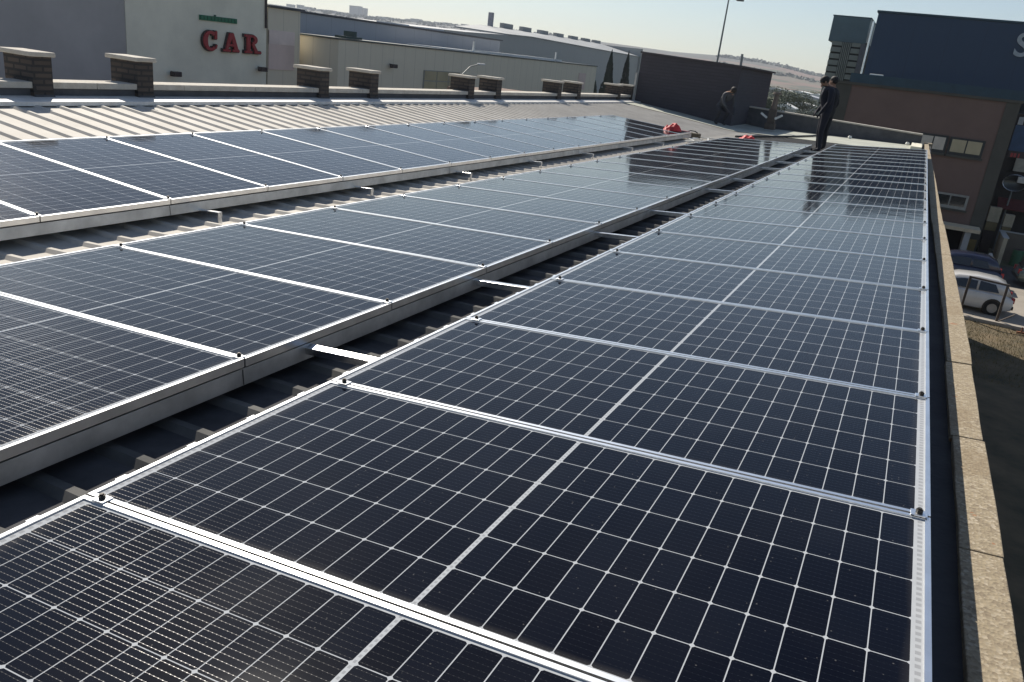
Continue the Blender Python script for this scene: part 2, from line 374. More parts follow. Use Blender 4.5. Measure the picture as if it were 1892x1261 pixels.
# ================================================================== WAREHOUSE (the roof we stand on)
YE = 29.2         # far end of the roof
roofp = [(-7.35, .835), (-5.25, .435), (-3.55, .09), (-3.1, .02), (-2.54, .0), (0, -.165), (2.15, -.30)]
def rz_(x):
    for (x0, z0), (x1, z1) in zip(roofp, roofp[1:]):
        if x0 <= x <= x1: return z0 + (z1 - z0) * (x - x0) / (x1 - x0)
    return roofp[-1][1]
WH = empty('warehouse', (-2.5, 13, GZ), 'long low warehouse under the solar panels, with a cream ribbed roof and brick chimneys', 'warehouse')
b = MB(); PIT = .264; prof = [(0, 0), (.08, 0), (.106, .023), (.138, .023), (.164, 0)]
ys = []
y = -5.0 + .03
while y < YE - .3:
    for dy, dz in prof: ys.append((y + dy, dz))
    y += PIT
ys.append((YE, 0))
rows = [[G(x, yy, zz - .023 + dz) for (yy, dz) in ys] for x, zz in roofp]
b.loft(rows, cap=False, closed=False)
roof = b.build('roof_sheet', [ROOF, PANSHADE, RIBSHADE], WH, recalc=False)
# from the middle row rightwards gap shade is painted as darker pans and ribs
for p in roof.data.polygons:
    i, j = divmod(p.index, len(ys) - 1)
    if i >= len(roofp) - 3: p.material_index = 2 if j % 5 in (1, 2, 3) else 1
# far slope behind the ridge wall
b = MB(); b.add([G(-7.5, -5, .80), G(-7.5, YE, .80), (-16.4, YE, -.6), (-16.4, -5, -.6)], [(0, 1, 2, 3)]); b.build('back_slope', ROOF, WH, recalc=False)
# white flashing strip at the foot of the ridge wall
b = MB(); b.box(-7.32, -7.05, -5, 27.4, 0, 0, None); b = MB()
f0, f1 = G(-7.19, 0, .835), G(-6.84, 0, .775)
b.add([(f0.x, -5, f0.z), (f1.x, -5, f1.z), (f1.x, 27.2, f1.z), (f0.x, 27.2, f0.z), (f0.x, -5, f0.z - .02), (f1.x, -5, f1.z - .045), (f1.x, 27.2, f1.z - .045), (f0.x, 27.2, f0.z - .02)],
      [(0, 1, 2, 3), (4, 7, 6, 5), (0, 4, 5, 1), (1, 5, 6, 2), (2, 6, 7, 3), (3, 7, 4, 0)])
b.build('flashing', FLASH, roof)
# body
b = MB(); b.box(-16.35, 2.18, -5, YE + .1, GZ, -.62); b.build('outer_wall', WALLOUT, WH)
b = MB(); b.box(-16.3, 2.1, YE + .11, 34.3, GZ, -.35); b.build('added_shadow_block', WALLOUT, WH)  # unseen block added so its shadow darkens the ground at right
# ridge wall
RX = -7.21
rwall = MB(); rwall.box(RX - .24, RX, -5, 27.2, -.3, .300); rw_ = rwall.build('ridge_wall', WALLDK, WH)
b = MB()
y = -5
while y < 27.2:
    y2 = min(27.25, y + 1.33); b.box(RX - .30, RX + .045, y + .003, y2 - .003, .302, .372); y = y2
b.build('coping', COPE2, rw_, bevel=.006)
# chimneys (narrow brick slabs across the wall, with slab caps)
def chimney(yf):
    c = MB(); c.box(RX - .42, RX + .06, yf - .24, yf, .05, .643); s = c.build('chimney', BRK, WH)
    k = MB(); k.box(RX - .47, RX + .095, yf - .285, yf + .035, .645, .695); k.build('chimney_cap', COPE2, s, bevel=.01)
    k = MB(); k.box(RX + .062, RX + .082, yf - .24, yf, .06, .235); k.build('base_flashing', WALLDK, s)
for yf in (5.06, 6.45, 10.0, 11.40, 15.02, 16.33, 19.95, 21.38, 24.9, 26.25): chimney(yf)
# street-side parapet: wall with long concrete coping stones
pp = [(-4.5, 2.205), (.64, 2.207), (2.3, 2.211), (4.25, 2.212), (6.1, 2.196), (9.7, 2.165), (16, 2.13), (28.95, 2.045)]
def px_(y):
    for (y0, x0), (y1, x1) in zip(pp, pp[1:]):
        if y0 <= y <= y1: return x0 + (x1 - x0) * (y - y0) / (y1 - y0)
    return pp[-1][1]
b = MB(); Y = [-4.5 + i * .8 for i in range(42)]; Y = [q for q in Y if q < 28.9] + [28.95]
b.loft([[G(px_(q) + .012, q, -.75), G(px_(q) + .11, q, -.75), G(px_(q) + .11, q, -.24), G(px_(q) + .012, q, -.24)] for q in Y])
par = b.build('parapet', WALLDK, WH)
joints = [-4.5, -3.1, -1.15, .58, 1.32, 2.30, 3.40, 4.9, 6.9, 9.0, 11.2, 13.4, 15.6, 17.8, 20, 22.2, 24.4, 26.6, 28.95]
b = MB()
for i, (a0, a1) in enumerate(zip(joints, joints[1:])):
    jx, jz = random.uniform(-.004, .004), random.uniform(-.003, .003); nsub = 5; R_ = []
    for t in range(nsub + 1):
        q = a0 + .004 + (a1 - a0 - .008) * t / nsub; e = px_(q) + jx
        R_.append([G(e + random.uniform(-.0025, .0025), q, -.238), G(e + .122 + random.uniform(-.0025, .0025), q, -.238), G(e + .122 + random.uniform(-.0025, .0025), q, -.2 + jz), G(e + random.uniform(-.0025, .0025), q, -.2 + jz)])
    b.loft(R_)
b.build('coping', COPE, par, bevel=.004)
b = MB(); e = G(2.045, 28.95, -.2); b.box(e.x - .02, e.x + .24, 28.8, 29.25, -.75, e.z + .03); b.build('corner_block', COPE, par, bevel=.02)
b = MB(); b.add([G(2.13, -5, -.27), G(2.235, -5, -.27), G(2.235, 28.9, -.27), G(2.10, 28.9, -.27)], [(0, 1, 2, 3)]); b.build('gutter', WALLDK, par, recalc=False)
# end parapet across the far end
def ez(x): return .44 - .030 * (x + 4)
b = MB(); b.loft([[(x, 29.0, -.9), (x, 29.28, -.9), (x, 29.28, ez(x) - .05), (x, 29.0, ez(x) - .05)] for x in (-4.4, -2, 0, 1.94)])
ep = b.build('end_parapet', WALLDK, WH)
b = MB(); b.loft([[(x, 28.96, ez(x) - .048), (x, 29.32, ez(x) - .048), (x, 29.32, ez(x)), (x, 28.96, ez(x))] for x in (-4.4, -3, -2, -1, 0, 1, 1.94)]); b.build('coping', COPE2, ep, bevel=.006)
# roof walkway of dull green membrane at the far end
b = MB()
for x0, x1 in zip([-6.9, -5.25, -3.55, -3.1, -2.54, 0], [-5.25, -3.55, -3.1, -2.54, 0, 2.0]):
    b.add([G(x0, 24.6, rz_(x0) + .006), G(x1, 24.6, rz_(x1) + .006), G(x1, 28.9, rz_(x1) + .006), G(x0, 28.9, rz_(x0) + .006)], [(0, 1, 2, 3)])
b.build('roof_membrane', mat('green_grey_membrane', (.40, .41, .35), .8, scale=1.2, var=.12, bump=.3, bscale=12), WH, recalc=False)
b = MB(); b.tube([G(-2.6, 21.6, rz_(-2.6) + .03), G(-1.5, 25, rz_(-1.5) + .04), G(-1.2, 26.5, rz_(-1.2) + .04), G(-.9, 28.8, rz_(-.9) + .05)], .03, 6)
tag(b.build('black_cable', BOLT), 'thick black cable lying across the roof behind the middle row', 'cable')

# ================================================================== SOLAR PANELS
PL, PWD, TH = 2.094, 1.0482, .035       # panel length, width, thickness ; pitch in y 1.0562
PY = 1.0562
ROWS = {'parapet': (2.094, 0.0, 0.0, 0.0, -2, 20), 'middle': (-.4393, .0103, -.0315, 1.0558, -2, 18), 'ridge': (-3.159, .1983, -.1495, 3.1291, -2, 15)}
FL = .014
def make_panel():
    root = empty('solar_panel', (0, 0, 0), 'x', 'solar panel', 'solar panels mounted in rows on the roof')
    hx, hy = PL / 2, PWD / 2
    b = MB()
    for s in (-1, 1):
        # long bars (along x) and end bars (along y): top lip, outer web, bottom flange
        y0, y1 = sorted((s * hy, s * (hy - FL))); b.box(-hx, hx, y0, y1, TH - .0035, TH + .0015)
        y0, y1 = sorted((s * hy, s * (hy - .003))); b.box(-hx, hx, y0, y1, 0, TH - .0035)
        x0, x1 = sorted((s * hx, s * (hx - FL))); b.box(x0, x1, -hy + FL, hy - FL, TH - .0035, TH + .0015)
        x0, x1 = sorted((s * hx, s * (hx - .003))); b.box(x0, x1, -hy + .003, hy - .003, 0, TH - .0035)
        y0, y1 = sorted((s * (hy - .003), s * (hy - .03))); b.box(-hx + .003, hx - .003, y0, y1, 0, .003)
    b.build('frame', ALU, root)
    b = MB(); b.box(-hx + FL - .002, hx - FL + .002, -hy + FL - .002, hy - FL + .002, TH - .008, TH - .0037); b.build('cell_laminate', GLASS, root)
    b = MB(); b.box(-.06, .06, hy - .16, hy - .06, TH - .03, TH - .009); b.build('junction_box', BOLT, root)
    for s in (-1, 1):
        x = s * (hx - .065) if s < 0 else hx - .03
        c = MB(); c.box(x - .022, x + .022, -hy - .022, -hy + .014, TH + .0018, TH + .0065); cl = c.build('clamp', ALU, root, bevel=.001)
        c = MB(); c.tube([(x, -hy - .004, TH + .0067), (x, -hy - .004, TH + .017)], .0095, 6); c.tube([(x, -hy - .004, TH + .017), (x, -hy - .004, TH + .021)], .006, 6); c.build('bolt', BOLT, cl)
    return root
cb_ = MB(); cb_.box(-.019, .017, -.017, .017, -.002, .002); cb_.box(-.019, -.016, -.017, .017, -.014, -.002); clipm = cb_.build('edge_clip', ALU)
proto = make_panel(); PK = [(c, kids(c)) for c in kids(proto)]
first = True
def ordn(n):
    W = ['first', 'second', 'third', 'fourth', 'fifth', 'sixth', 'seventh', 'eighth', 'ninth', 'tenth', 'eleventh', 'twelfth', 'thirteenth', 'fourteenth', 'fifteenth', 'sixteenth', 'seventeenth', 'eighteenth', 'nineteenth', 'twentieth', 'twenty-first', 'twenty-second', 'twenty-third', 'twenty-fourth', 'twenty-fifth', 'twenty-sixth', 'twenty-seventh', 'twenty-eighth', 'twenty-ninth', 'thirtieth']
    return W[n]
RN = {'parapet': 'the right row beside the parapet', 'middle': 'the middle row', 'ridge': 'the left row nearest the chimneys'}
for rn, (x0, z0, t, y0, k0, k1) in ROWS.items():
    xl = x0 - PL * math.cos(t) / 2 if rn != 'parapet' else PL / 2; zl = z0 - PL * math.sin(t) / 2 if rn != 'parapet' else 0
    for k in range(k0, k1):
        if first: r = proto; first = False
        else:
            r = proto.copy(); COL.objects.link(r)
            for c, gs in PK:
                d = c.copy(); COL.objects.link(d); d.parent = r
                for q in gs: e = q.copy(); COL.objects.link(e); e.parent = d
        if rn == 'parapet':           # small bright edge clips sticking out over the gap
            for c_ in range(4):
                e = clipm.copy() if (k, c_) != (k0, 0) else clipm
                if e is not clipm: COL.objects.link(e)
                e.parent = r; e.location = (-PL / 2 - .016, -PWD / 2 + .13 + c_ * .262, TH - .016)
        # local origin is the panel's underside centre
        off = Vector((-math.sin(t) * -TH, 0, 0))
        p = G(xl + math.sin(t) * TH, y0 + (k + .5) * PY, zl - math.cos(t) * TH)
        r.location = p; r.rotation_euler = (random.uniform(-.0012, .0012), -(A + t) + random.uniform(-.0012, .0012), 0)
        vis = {'parapet': -1, 'middle': -1, 'ridge': -2}[rn]
        i, last = k - vis, k1 - 1 - k
        if last == 0: lab = 'solar panel at the very far end of ' + RN[rn]
        elif i == 0: lab = 'nearest solar panel, cut by the photo edge, in ' + RN[rn]
        elif i < 0: lab = 'solar panel beyond the photo edge in ' + RN[rn]
        elif last < 6: lab = 'solar panel, %s from the far end of %s' % (ordn(last), RN[rn])
        else: lab = 'solar panel, %s from the near end of %s' % (ordn(i), RN[rn])
        r['label'] = lab; r['group'] = {'parapet': 'solar panels of the right row', 'middle': 'solar panels of the middle row', 'ridge': 'solar panels of the left row'}[rn]

# long support beams under the raised edges
def beam(name, x, ztop, h, y0_, y1_, label):
    o = empty('support_beam', G(x, y0_, ztop - h), label, 'beam', 'long beams under the panel rows')
    b = MB(); seg = 4.2; y = y0_
    b.prism([(0, 0), (-.045, 0), (-.045, -.012), (-.003, -.012), (-.003, -h + .012), (-.045, -h + .012), (-.045, -h), (0, -h)],
            lambda p, q: G(x + p, y0_, ztop + q), lambda p, q: G(x + p, y1_, ztop + q))
    b.build('beam_profile', ALUSIDE, o)
    b = MB(); y = y0_ + 2.1
    while y < y1_:
        b.add([G(x + .0015, y - .0025, ztop - .002), G(x + .0015, y + .0025, ztop - .002), G(x + .0015, y + .0025, ztop - h + .002), G(x + .0015, y - .0025, ztop - h + .002)], [(0, 1, 2, 3)]); y += 4.2
    b.build('beam_joint', BOLT, o, recalc=False)
    return o
beam('m', -.4393 - .004, .0103 - .042, .072, 1.0558 - 2 * PY, 1.0558 + 18 * PY, 'long aluminium beam under the right edge of the middle panel row')
beam('l', -3.159 - .006, .1983 - .044, .075, 3.1291 - 2 * PY, 3.1291 + 15 * PY, 'long aluminium beam under the right edge of the left panel row')
beam('r', 2.07, -.037, .07, -2 * PY, 20 * PY, 'long aluminium beam under the parapet edge of the right panel row')
# cross rails seen in the gaps
def rail(x0, x1, y, z0, z1, foot, label, grp):
    o = empty('mounting_rail', G(x1, y, z1), label, 'rail', grp)
    b = MB(); b.bar(G(x0, y, z0), G(x1, y, z1), .042, .035, up=(0, -.2 if abs(y - 1.45) < .01 else 0, 1)); b.build('rail_profile', GALV, o, bevel=.002)
    f = MB(); fz = rz_(foot) - .04
    f.bar(G(foot, y, z1 - .02), G(foot, y, fz), .04, .006, up=(1, 0, 0)); f.bar(G(foot, y, fz + .004), G(foot + .07, y, fz + .004), .05, .006); f.build('angle_foot', GALV, o)
pos = ['nearest', 'second nearest', 'third nearest', 'fourth nearest', 'fifth nearest', 'sixth nearest', 'seventh nearest', 'eighth nearest', 'farthest but one', 'farthest']
for i, y in enumerate([1.45, 3.03, 5.15, 6.75, 9.1, 10.7, 13, 14.6, 16.8, 18.4]):
    rail(-.75, .06, y, -.058, -.058, .02, '%s bright metal rail crossing the dark gap beside the right panel row' % pos[i], 'rails in the gap between right and middle rows')
for i, y in enumerate([1.3, 3.42, 5.45, 7.5, 9.6, 11.7, 13.8, 15.9]):
    rail(-3.8, -2.96, y, .085, .070, -2.97, '%s metal rail stub poking out from under the left panel row' % (pos[i] if i < 7 else 'farthest'), 'rail stubs in the gap beside the left row')
# legs under the parapet edge of the right row
for i in range(10):
    y = .2 + i * 2.1
    b = MB(); b.bar(G(2.02, y, -.11), G(2.0, y, rz_(2.0) - .03), .035, .035); o = b.build('support_leg', GALV, origin=G(2.0, y, rz_(2.0)))
    tag(o, 'short metal leg in the shade under the parapet edge of the right panel row', 'leg', 'legs hidden under the right panel row')

# ================================================================== BUILDINGS ACROSS THE STREET (left)
def building(name, loc, label, cat='building'): return empty(name, loc, label, cat)
# --- the building with the CAR sign
CX = -30
B = building('office_building', (CX - 6, 20, GZ), 'tall grey rendered building with the red CAR letters, across the street')
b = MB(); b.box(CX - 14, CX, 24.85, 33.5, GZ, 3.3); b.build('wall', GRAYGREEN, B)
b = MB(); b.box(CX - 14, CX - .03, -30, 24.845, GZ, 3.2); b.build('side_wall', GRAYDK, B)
b = MB(); b.box(CX - 14.2, CX + .15, -30, 33.65, 3.3, 3.42); b.build('roof', HALLROOF, B)
b = MB(); b.tube([(CX + .06, 33.40, 3.3), (CX + .06, 33.40, 1.05)], .06, 8); b.build('downpipe', DKSIGN, B)
def slab_letters(T, depthT):
    """C, A, R as slab-serif solids; T maps (s,h,d) to the world: s along the wall, h up, d out of the wall"""
    def arc(b, cx, cy, rx, ry, a0, a1, w, d0, d1, n=18):
        ring = []
        for i in range(n + 1):
            a = rad(a0 + (a1 - a0) * i / n); c, s = math.cos(a), math.sin(a)
            ww = w * (1 + .35 * abs(c))
            ring.append([T(cx + rx * c, cy + ry * s, d0), T(cx + (rx - ww) * c, cy + (ry - w * .8) * s, d0), T(cx + (rx - ww) * c, cy + (ry - w * .8) * s, d1), T(cx + rx * c, cy + ry * s, d1)])
        b.loft(ring)
    def poly(b, pts, d0, d1): b.prism(pts, lambda p, q: T(p, q, d0), lambda p, q: T(p, q, d1))
    out = []
    for which in 'CAR':
        b = MB()
        for g_, (d0, d1) in ((0, (.12, .2)), (.035, (0, .12))):
            e = g_; b.cur = 1 if g_ else 0
            if which == 'C':
                arc(b, .47, .45, .43 + e, .47 + e, 48, 312, .17 + 2 * e, d0, d1)
                poly(b, [(.70 - e, .55 - e), (.84 + e, .55 - e), (.84 + e, .92 + e), (.76 - e, .92 + e), (.70 - e, .8)], d0, d1)
                poly(b, [(.72 - e, .10 - e), (.80, .10 - e), (.86 + e, .28 + e), (.78 - e, .28 + e)], d0, d1)
            if which == 'A':
                s = 1.25
                poly(b, [(s + .12 - e, .1), (s + .26 + e, .1), (s + .56 + e, .80), (s + .56, .9 + e), (s + .38 - e, .9 + e)], d0, d1)
                poly(b, [(s + .66 - e, .1), (s + .92 + e, .1), (s + .62 + e, .895 + e), (s + .44 - e, .895 + e)], d0, d1 - .002)
                poly(b, [(s + .3, .27 - e), (s + .7, .27 - e), (s + .7, .38 + e), (s + .3, .38 + e)], d0, d1 - .004)
                for q in (0, .57): poly(b, [(s + q - e, -.0 - e), (s + q + .42 + e, 0 - e), (s + q + .42 + e, .11 + e), (s + q - e, .11 + e)], d0, d1 - .006)
            if which == 'R':
                s = 2.62
                poly(b, [(s + .12 - e, .05), (s + .34 + e, .05), (s + .34 + e, .88), (s + .12 - e, .88)], d0, d1)
                for hh in (0, .80): poly(b, [(s - e, hh - e), (s + .46 + e, hh - e), (s + .46 + e, hh + .11 + e), (s - e, hh + .11 + e)], d0, d1 - .003)
                arc(b, s + .48, .67, .34 + e, .24 + e, 90, -90, .15 + 2 * e, d0, d1 - .002, 12)
                poly(b, [(s + .42 - e, .45), (s + .62 + e, .45), (s + .90 + e, .05), (s + .68 - e, .05)], d0, d1 - .004)
                poly(b, [(s + .64 - e, -e), (s + 1.08 + e, -e), (s + 1.08 + e, .11 + e), (s + .64 - e, .11 + e)], d0, d1 - .006)
        out.append(b)
    return out
S = empty('shop_sign', (CX, 29.0, -.23), 'big red slab-serif letters reading CAR on the grey wall', 'sign')
for b in slab_letters(lambda s, h, d: Vector((CX + .03 + d, 28.98 + s * 1.06, -.24 + h * .98)), None): b.build('letter', [REDP, DKSIGN], S)
S = empty('green_sign', (CX, 29, 1.1), 'small green strip of lettering above the red CAR sign', 'sign')
b = MB(); b.box(CX + .02, CX + .06, 28.93, 31.35, 1.10, 1.33); b.build('sign_board', GREENP, S)
b = MB(); yy = 28.97; j = 0
GRD = mat('dark_green_letter_gap', (.008, .07, .04), .6)
while yy < 31.2:
    b.box(CX + .062, CX + .07, yy, yy + .035, 1.13, 1.30); yy += .22
b.box(CX + .03, CX + .06, 29.85, 29.97, 1.331, 1.40)
b.build('sign_letters', GRD, S)
def floodlight(loc, label, d=(1, 0, 0), s=1):
    o = empty('floodlight', loc, label, 'floodlight', 'small floodlights on the facades')
    x, y, z = loc
    b = MB(); b.bar((x, y, z), (x + .35 * s * d[0], y + .35 * s * d[1], z - .05), .05); b.build('bracket', DKSIGN, o)
    b = MB(); b.box(x + d[0] * .3 * s - .12 * s, x + d[0] * .3 * s + .16 * s, y - .24 * s, y + .24 * s, z - .2 * s, z + .02 * s); b.build('lamp_head', DKSIGN, o, bevel=.03)
floodlight((CX, 32.9, -.9), 'small dark floodlight low on the grey wall under the red letters')
floodlight((CX, 27.2, -1.3), 'small dark floodlight on the grey wall between the two nearest chimneys')

# --- second building: cream bay and long blue-grey wall
B = building('factory_building', (-34, 48, GZ), 'long low factory with a pale pinkish bay and blue-grey wall, behind the CAR building')
b = MB(); b.box(-42, -30.05, 33.66, 36.2, GZ, 2.10); b.build('pale_bay', CREAM, B)
b = MB(); b.box(-30.045, -30.0, 33.7, 35.7, -1.0, .98); b.build('pinkish_door', CREAMPINK, B)
b = MB(); b.box(-30.044, -29.99, 33.7, 35.7, .30, 1.0); b.build('door_head', mat('pale_pink_band', (.78, .66, .60), .8, scale=.5), B)
b = MB(); b.box(-45, -33, 36.21, 66, GZ, 2.12); b.build('wall', BLUEGRAY, B)
b = MB(); b.box(-46, -29.9, 33.6, 36.4, 2.12, 2.22); b.box(-46, -32.9, 36.41, 66.3, 2.14, 2.24); b.build('roof_edge', mat('dark_roof_edge', (.09, .09, .10), .6), B)
b = MB(); b.box(-32.98, -32.93, 41.2, 45.0, -1.1, .45); b.build('roller_door', mat('blue_roller_door', (.17, .18, .235), .6, scale=.6), B)
for y in (38.5, 50.5, 55.5):
    b = MB(); b.box(-35.2, -33.8, y, y + 2.2, 2.245, 2.36); b.build('skylight', SHEDR, B)

# --- cream low building
B = building('cream_workshop', (-31, 55, GZ), 'low cream workshop with flat roof and yellowish windows, beyond the ridge chimneys')
b = MB(); b.box(-32.9, -28, 37.0, 77.5, GZ, .90); b.build('wall', CREAM, B)
b = MB(); b.box(-32.8, -27.94, 36.9, 77.6, .90, .99); b.build('roof_edge', mat('dark_fascia', (.07, .09, .09), .6), B)
b = MB(); b.box(-31.5, -28.5, 49, 56, .992, 1.08); b.box(-31.5, -28.6, 58, 70, .992, 1.16); b.build('roof_sheet', SHEDR, B)
b = MB(); b.box(-27.99, -27.93, 56, 64, -.95, -.5); 
b = MB(); b.box(-29, -28.2, 37.9, 39.4, .995, 1.12); b.box(-29, -28.3, 38.7, 39.0, 1.121, 1.4); b.build('roof_unit', mat('dark_green_unit', (.04, .075, .07), .6), B)
w_ = MB(); w_.box(-27.995, -27.95, 45.9, 50.6, -1.75, -.42); wf = w_.build('window', WFRAME, B)
for i in range(3):
    for j in range(2):
        b = MB(); b.box(-27.948, -27.93, 46.0 + i * 1.56, 47.45 + i * 1.56, -1.70 + j * .65, -1.12 + j * .65); b.build('pane', WINYEL, wf)
for y in (53.4, 68.5):
    b = MB(); b.tube([(-28.6, y, .99), (-28.6, y, 1.75)], .09, 8); b.build('vent_pipe', PLASTIC, B)
b = MB(); b.box(-28.0, -27.96, 73, 74.8, -1.3, .2); b.build('faded_panel', CREAMPINK, B)
floodlight((-28, 42, -.2), 'small dark floodlight high on the cream workshop wall')
# curved arm street lamp near it
o = empty('street_lamp', (-24, 43.5, GZ), 'thin street lamp with a curved arm against the cream wall', 'street lamp')
b = MB(); b.tube([(-24, 43.5, GZ), (-24, 43.6, -1.0), (-24, 44.0, -.3), (-24, 44.9, .18), (-24, 46.0, .36)], .035, 6); b.build('pole', mat('pale_pole', (.35, .35, .30), .6), o)
b = MB(); b.box(-24.1, -23.9, 45.9, 46.7, .30, .42); b.build('lamp_head', SHEDR, o, bevel=.03)

# --- grey hall with white roof and boxes on the ridge
B = building('grey_hall', (-54, 120, GZ), 'large grey hall with pale roof and a row of roof vents')
HX = -48
b = MB(); prof_ = [(86, 2.95), (96, 3.32), (104, 3.5), (151.5, 3.15)]
b.loft([[(HX, y, GZ), (HX - 30, y, GZ), (HX - 30, y, z), (HX, y, z)] for y, z in prof_]); b.build('wall', HALLG, B)
b = MB(); b.loft([[(HX + .1, y, z0), (HX - 8, y, z1), (HX - 8, y, z1 - .2), (HX + .1, y, z0 - .15)] for y, z0, z1 in ((97, 3.47, 3.75), (104, 3.62, 4.45), (128, 3.42, 4.65), (151.7, 3.25, 4.75))]); b.build('roof', HALLROOF, B)
b = MB(); b.box(HX - 30, HX + .3, 151.8, 152.4, GZ, 4.6); b.build('end_wall', SHEDW, B)
for y in [111, 117.5, 124, 130.5, 137, 143, 148.5]:
    b = MB(); b.box(HX - 8.6, HX - 7.9, y, y + 3.0, 4.4, 5.2); b.build('roof_vent', HALLROOF, B)
b = MB(); b.box(HX - 8.6, HX - 8.0, 107.2, 107.8, 4.2, 6.3); b.build('roof_chimney', mat('lilac_grey', (.30, .30, .34), .7), B)

# ================================================================== TREES
def leaf_crown(rx, rz, n, seed, size, lobes=6, holes=True):
    rnd = random.Random(seed); b = MB()
    cs = [(rnd.uniform(-.45, .45) * rx, rnd.uniform(-.45, .45) * rx, rnd.uniform(-.35, .45) * rz, rnd.uniform(.45, .75)) for _ in range(lobes)]
    for i in range(n):
        cx, cy, cz, r = rnd.choice(cs); th = rnd.uniform(0, 6.283); ph = math.acos(rnd.uniform(-1, 1)); q = r * rnd.uniform(.55, 1.05)
        p = Vector((cx + rx * q * math.sin(ph) * math.cos(th), cy + rx * q * math.sin(ph) * math.sin(th), cz + rz * q * math.cos(ph)))
        u = Vector((rnd.uniform(-1, 1), rnd.uniform(-1, 1), rnd.uniform(-1, 1))).normalized(); v = u.orthogonal().normalized(); s = size * rnd.uniform(.6, 1.4)
        b.add([p - u * s, p + v * s * .7, p + u * s, p - v * s * .7], [(0, 1, 2, 3)])
    return b
TREEK = []
def tree(loc, h, w, kind, label, group=None):
    """first of a kind is built, the rest copied and scaled"""
    x, y, z = loc
    o = empty('tree' if kind < 3 else 'cypress_tree', loc, label, 'tree', group)
    key = kind
    while len(TREEK) <= kind: TREEK.append(None)
    if TREEK[kind] is None:
        t = MB(); t.tube([(0, 0, 0), (.02, 0, .3), (0, .02, .62)], [.04, .03, .012], 7)
        for a in range(5):
            an = a * 1.256 + .3; t.tube([(0, 0, .28 + .04 * a), (math.cos(an) * .12, math.sin(an) * .12, .5 + .03 * a)], [.016, .006], 5)
        T = t.build('trunk', BARK, origin=(0, 0, 0))
        if kind < 3:
            b = leaf_crown(.5, .36, 1500, 40 + kind, .024); b.v = [v + Vector((0, 0, .62)) for v in b.v]
            C_ = b.build('crown', FOL[kind], recalc=False, origin=(0, 0, 0))
        else:
            rnd = random.Random(9); b = MB()
            for i in range(1500):
                zz = rnd.uniform(.04, 1); r = .5 * (1 - zz) ** .9 * min(1, zz * 6 + .3) * (.9 + .1 * math.sin(zz * 17)) * rnd.uniform(.5, 1.05); th = rnd.uniform(0, 6.28)
                p = Vector((r * math.cos(th), r * math.sin(th), zz)); u = Vector((rnd.uniform(-.4, .4), rnd.uniform(-.4, .4), 1)).normalized(); v = u.orthogonal()
                b.add([p - u * .04, p + v * .02, p + u * .04, p - v * .02], [(0, 1, 2, 3)])
            C_ = b.build('crown', CYPR, recalc=False, origin=(0, 0, 0))
        TREEK[kind] = (T, C_)
        tc_, cc_ = T, C_
    else:
        tc_, cc_ = TREEK[kind][0].copy(), TREEK[kind][1].copy(); COL.objects.link(tc_); COL.objects.link(cc_)
    tc_.parent = o; cc_.parent = o; o.scale = (w, w, h); o.rotation_euler.z = random.uniform(0, 6.28)
    return o
tree((-38.5, 110.3, GZ), 9.6, 3.4, 3, 'left of the two dark cypress trees in front of the grey hall')
tree((-38.5, 117.5, GZ), 9.9, 3.2, 3, 'right of the two dark cypress trees in front of the grey hall')
tree((-38.5, 105.5, GZ), 5.6, 2.6, 3, 'short dark cypress at the left foot of the grey hall')
def at(az, r, z=None): return (1.8 + r * math.sin(rad(az)), -1.3 + r * math.cos(rad(az)), terrain_h(r, az) if z is None else z)
words = ['rounded olive-green tree', 'pale dusty green tree', 'dark bushy tree']
places = ['beside the left edge of the valley view', 'among the pale sheds', 'behind the dusty end parapet', 'in front of the brown field', 'near the standing person']
random.seed(21)
tl = [(-10.9, 150, 8, 11), (-10.3, 170, 9, 12), (-9.8, 140, 7, 9), (-9.2, 160, 8.5, 10), (-9.6, 210, 8, 13), (-8.7, 230, 8, 12), (-10.6, 240, 10, 13), (-11.2, 200, 10, 12), (-8.2, 150, 6, 8),
      (-7.6, 260, 9, 13), (-7.0, 210, 8, 11), (-6.6, 180, 8, 9), (-6.2, 240, 9, 11), (-8.6, 330, 9, 15), (-7.9, 360, 9, 15), (-10, 380, 10, 18), (-6.9, 340, 9, 14), (-5.8, 300, 9, 13), (-5.4, 220, 9, 10),
      (-9.0, 440, 9, 20), (-7.3, 450, 9, 20), (-10.8, 460, 10, 20), (-6.1, 430, 9, 18), (-8.0, 560, 9, 22), (-9.7, 580, 10, 24), (-6.5, 590, 9, 22), (-5.2, 480, 9, 18), (-11.3, 560, 10, 22),
      (-8.9, 105, 4.4, 6), (-8.0, 95, 3.6, 5), (-7.3, 110, 4.2, 6), (-6.8, 90, 3.2, 5), (-9.9, 90, 3.8, 6), (-10.5, 110, 5, 7), (-6.2, 120, 4, 5)]
for i, (az, r, h, w) in enumerate(tl):
    kd = [0, 1, 2][i % 3]
    dist = 'nearest' if r < 130 else 'middle' if r < 300 else 'distant'
    tree(at(az, r), h * random.uniform(.5, .85), w * .9, kd, '%s of the %s belt, %s' % (words[kd], dist, 'left of the rusty post' if az < -9.4 else 'between the rusty post and the person' if az < -7.2 else 'close behind the standing pair'), 'trees in the valley beyond the roof end')
# trees that share a description are told apart by counting from the left
bylab = {}
for o in list(bpy.data.objects):
    if o.get('group') == 'trees in the valley beyond the roof end': bylab.setdefault(o['label'], []).append(o)
for lab, os_ in bylab.items():
    if len(os_) > 1:
        os_.sort(key=lambda o: (o.location.x - 1.8) / (o.location.y + 1.3))
        for i, o in enumerate(os_): o['label'] = '%s from left of %s' % (ordn(i), lab.replace(' tree of the', ' trees of the', 1).replace('between the rusty post and the person', 'between post and person').replace('left of the rusty post', 'left of rusty post').replace('close behind the standing pair', 'behind standing pair'))
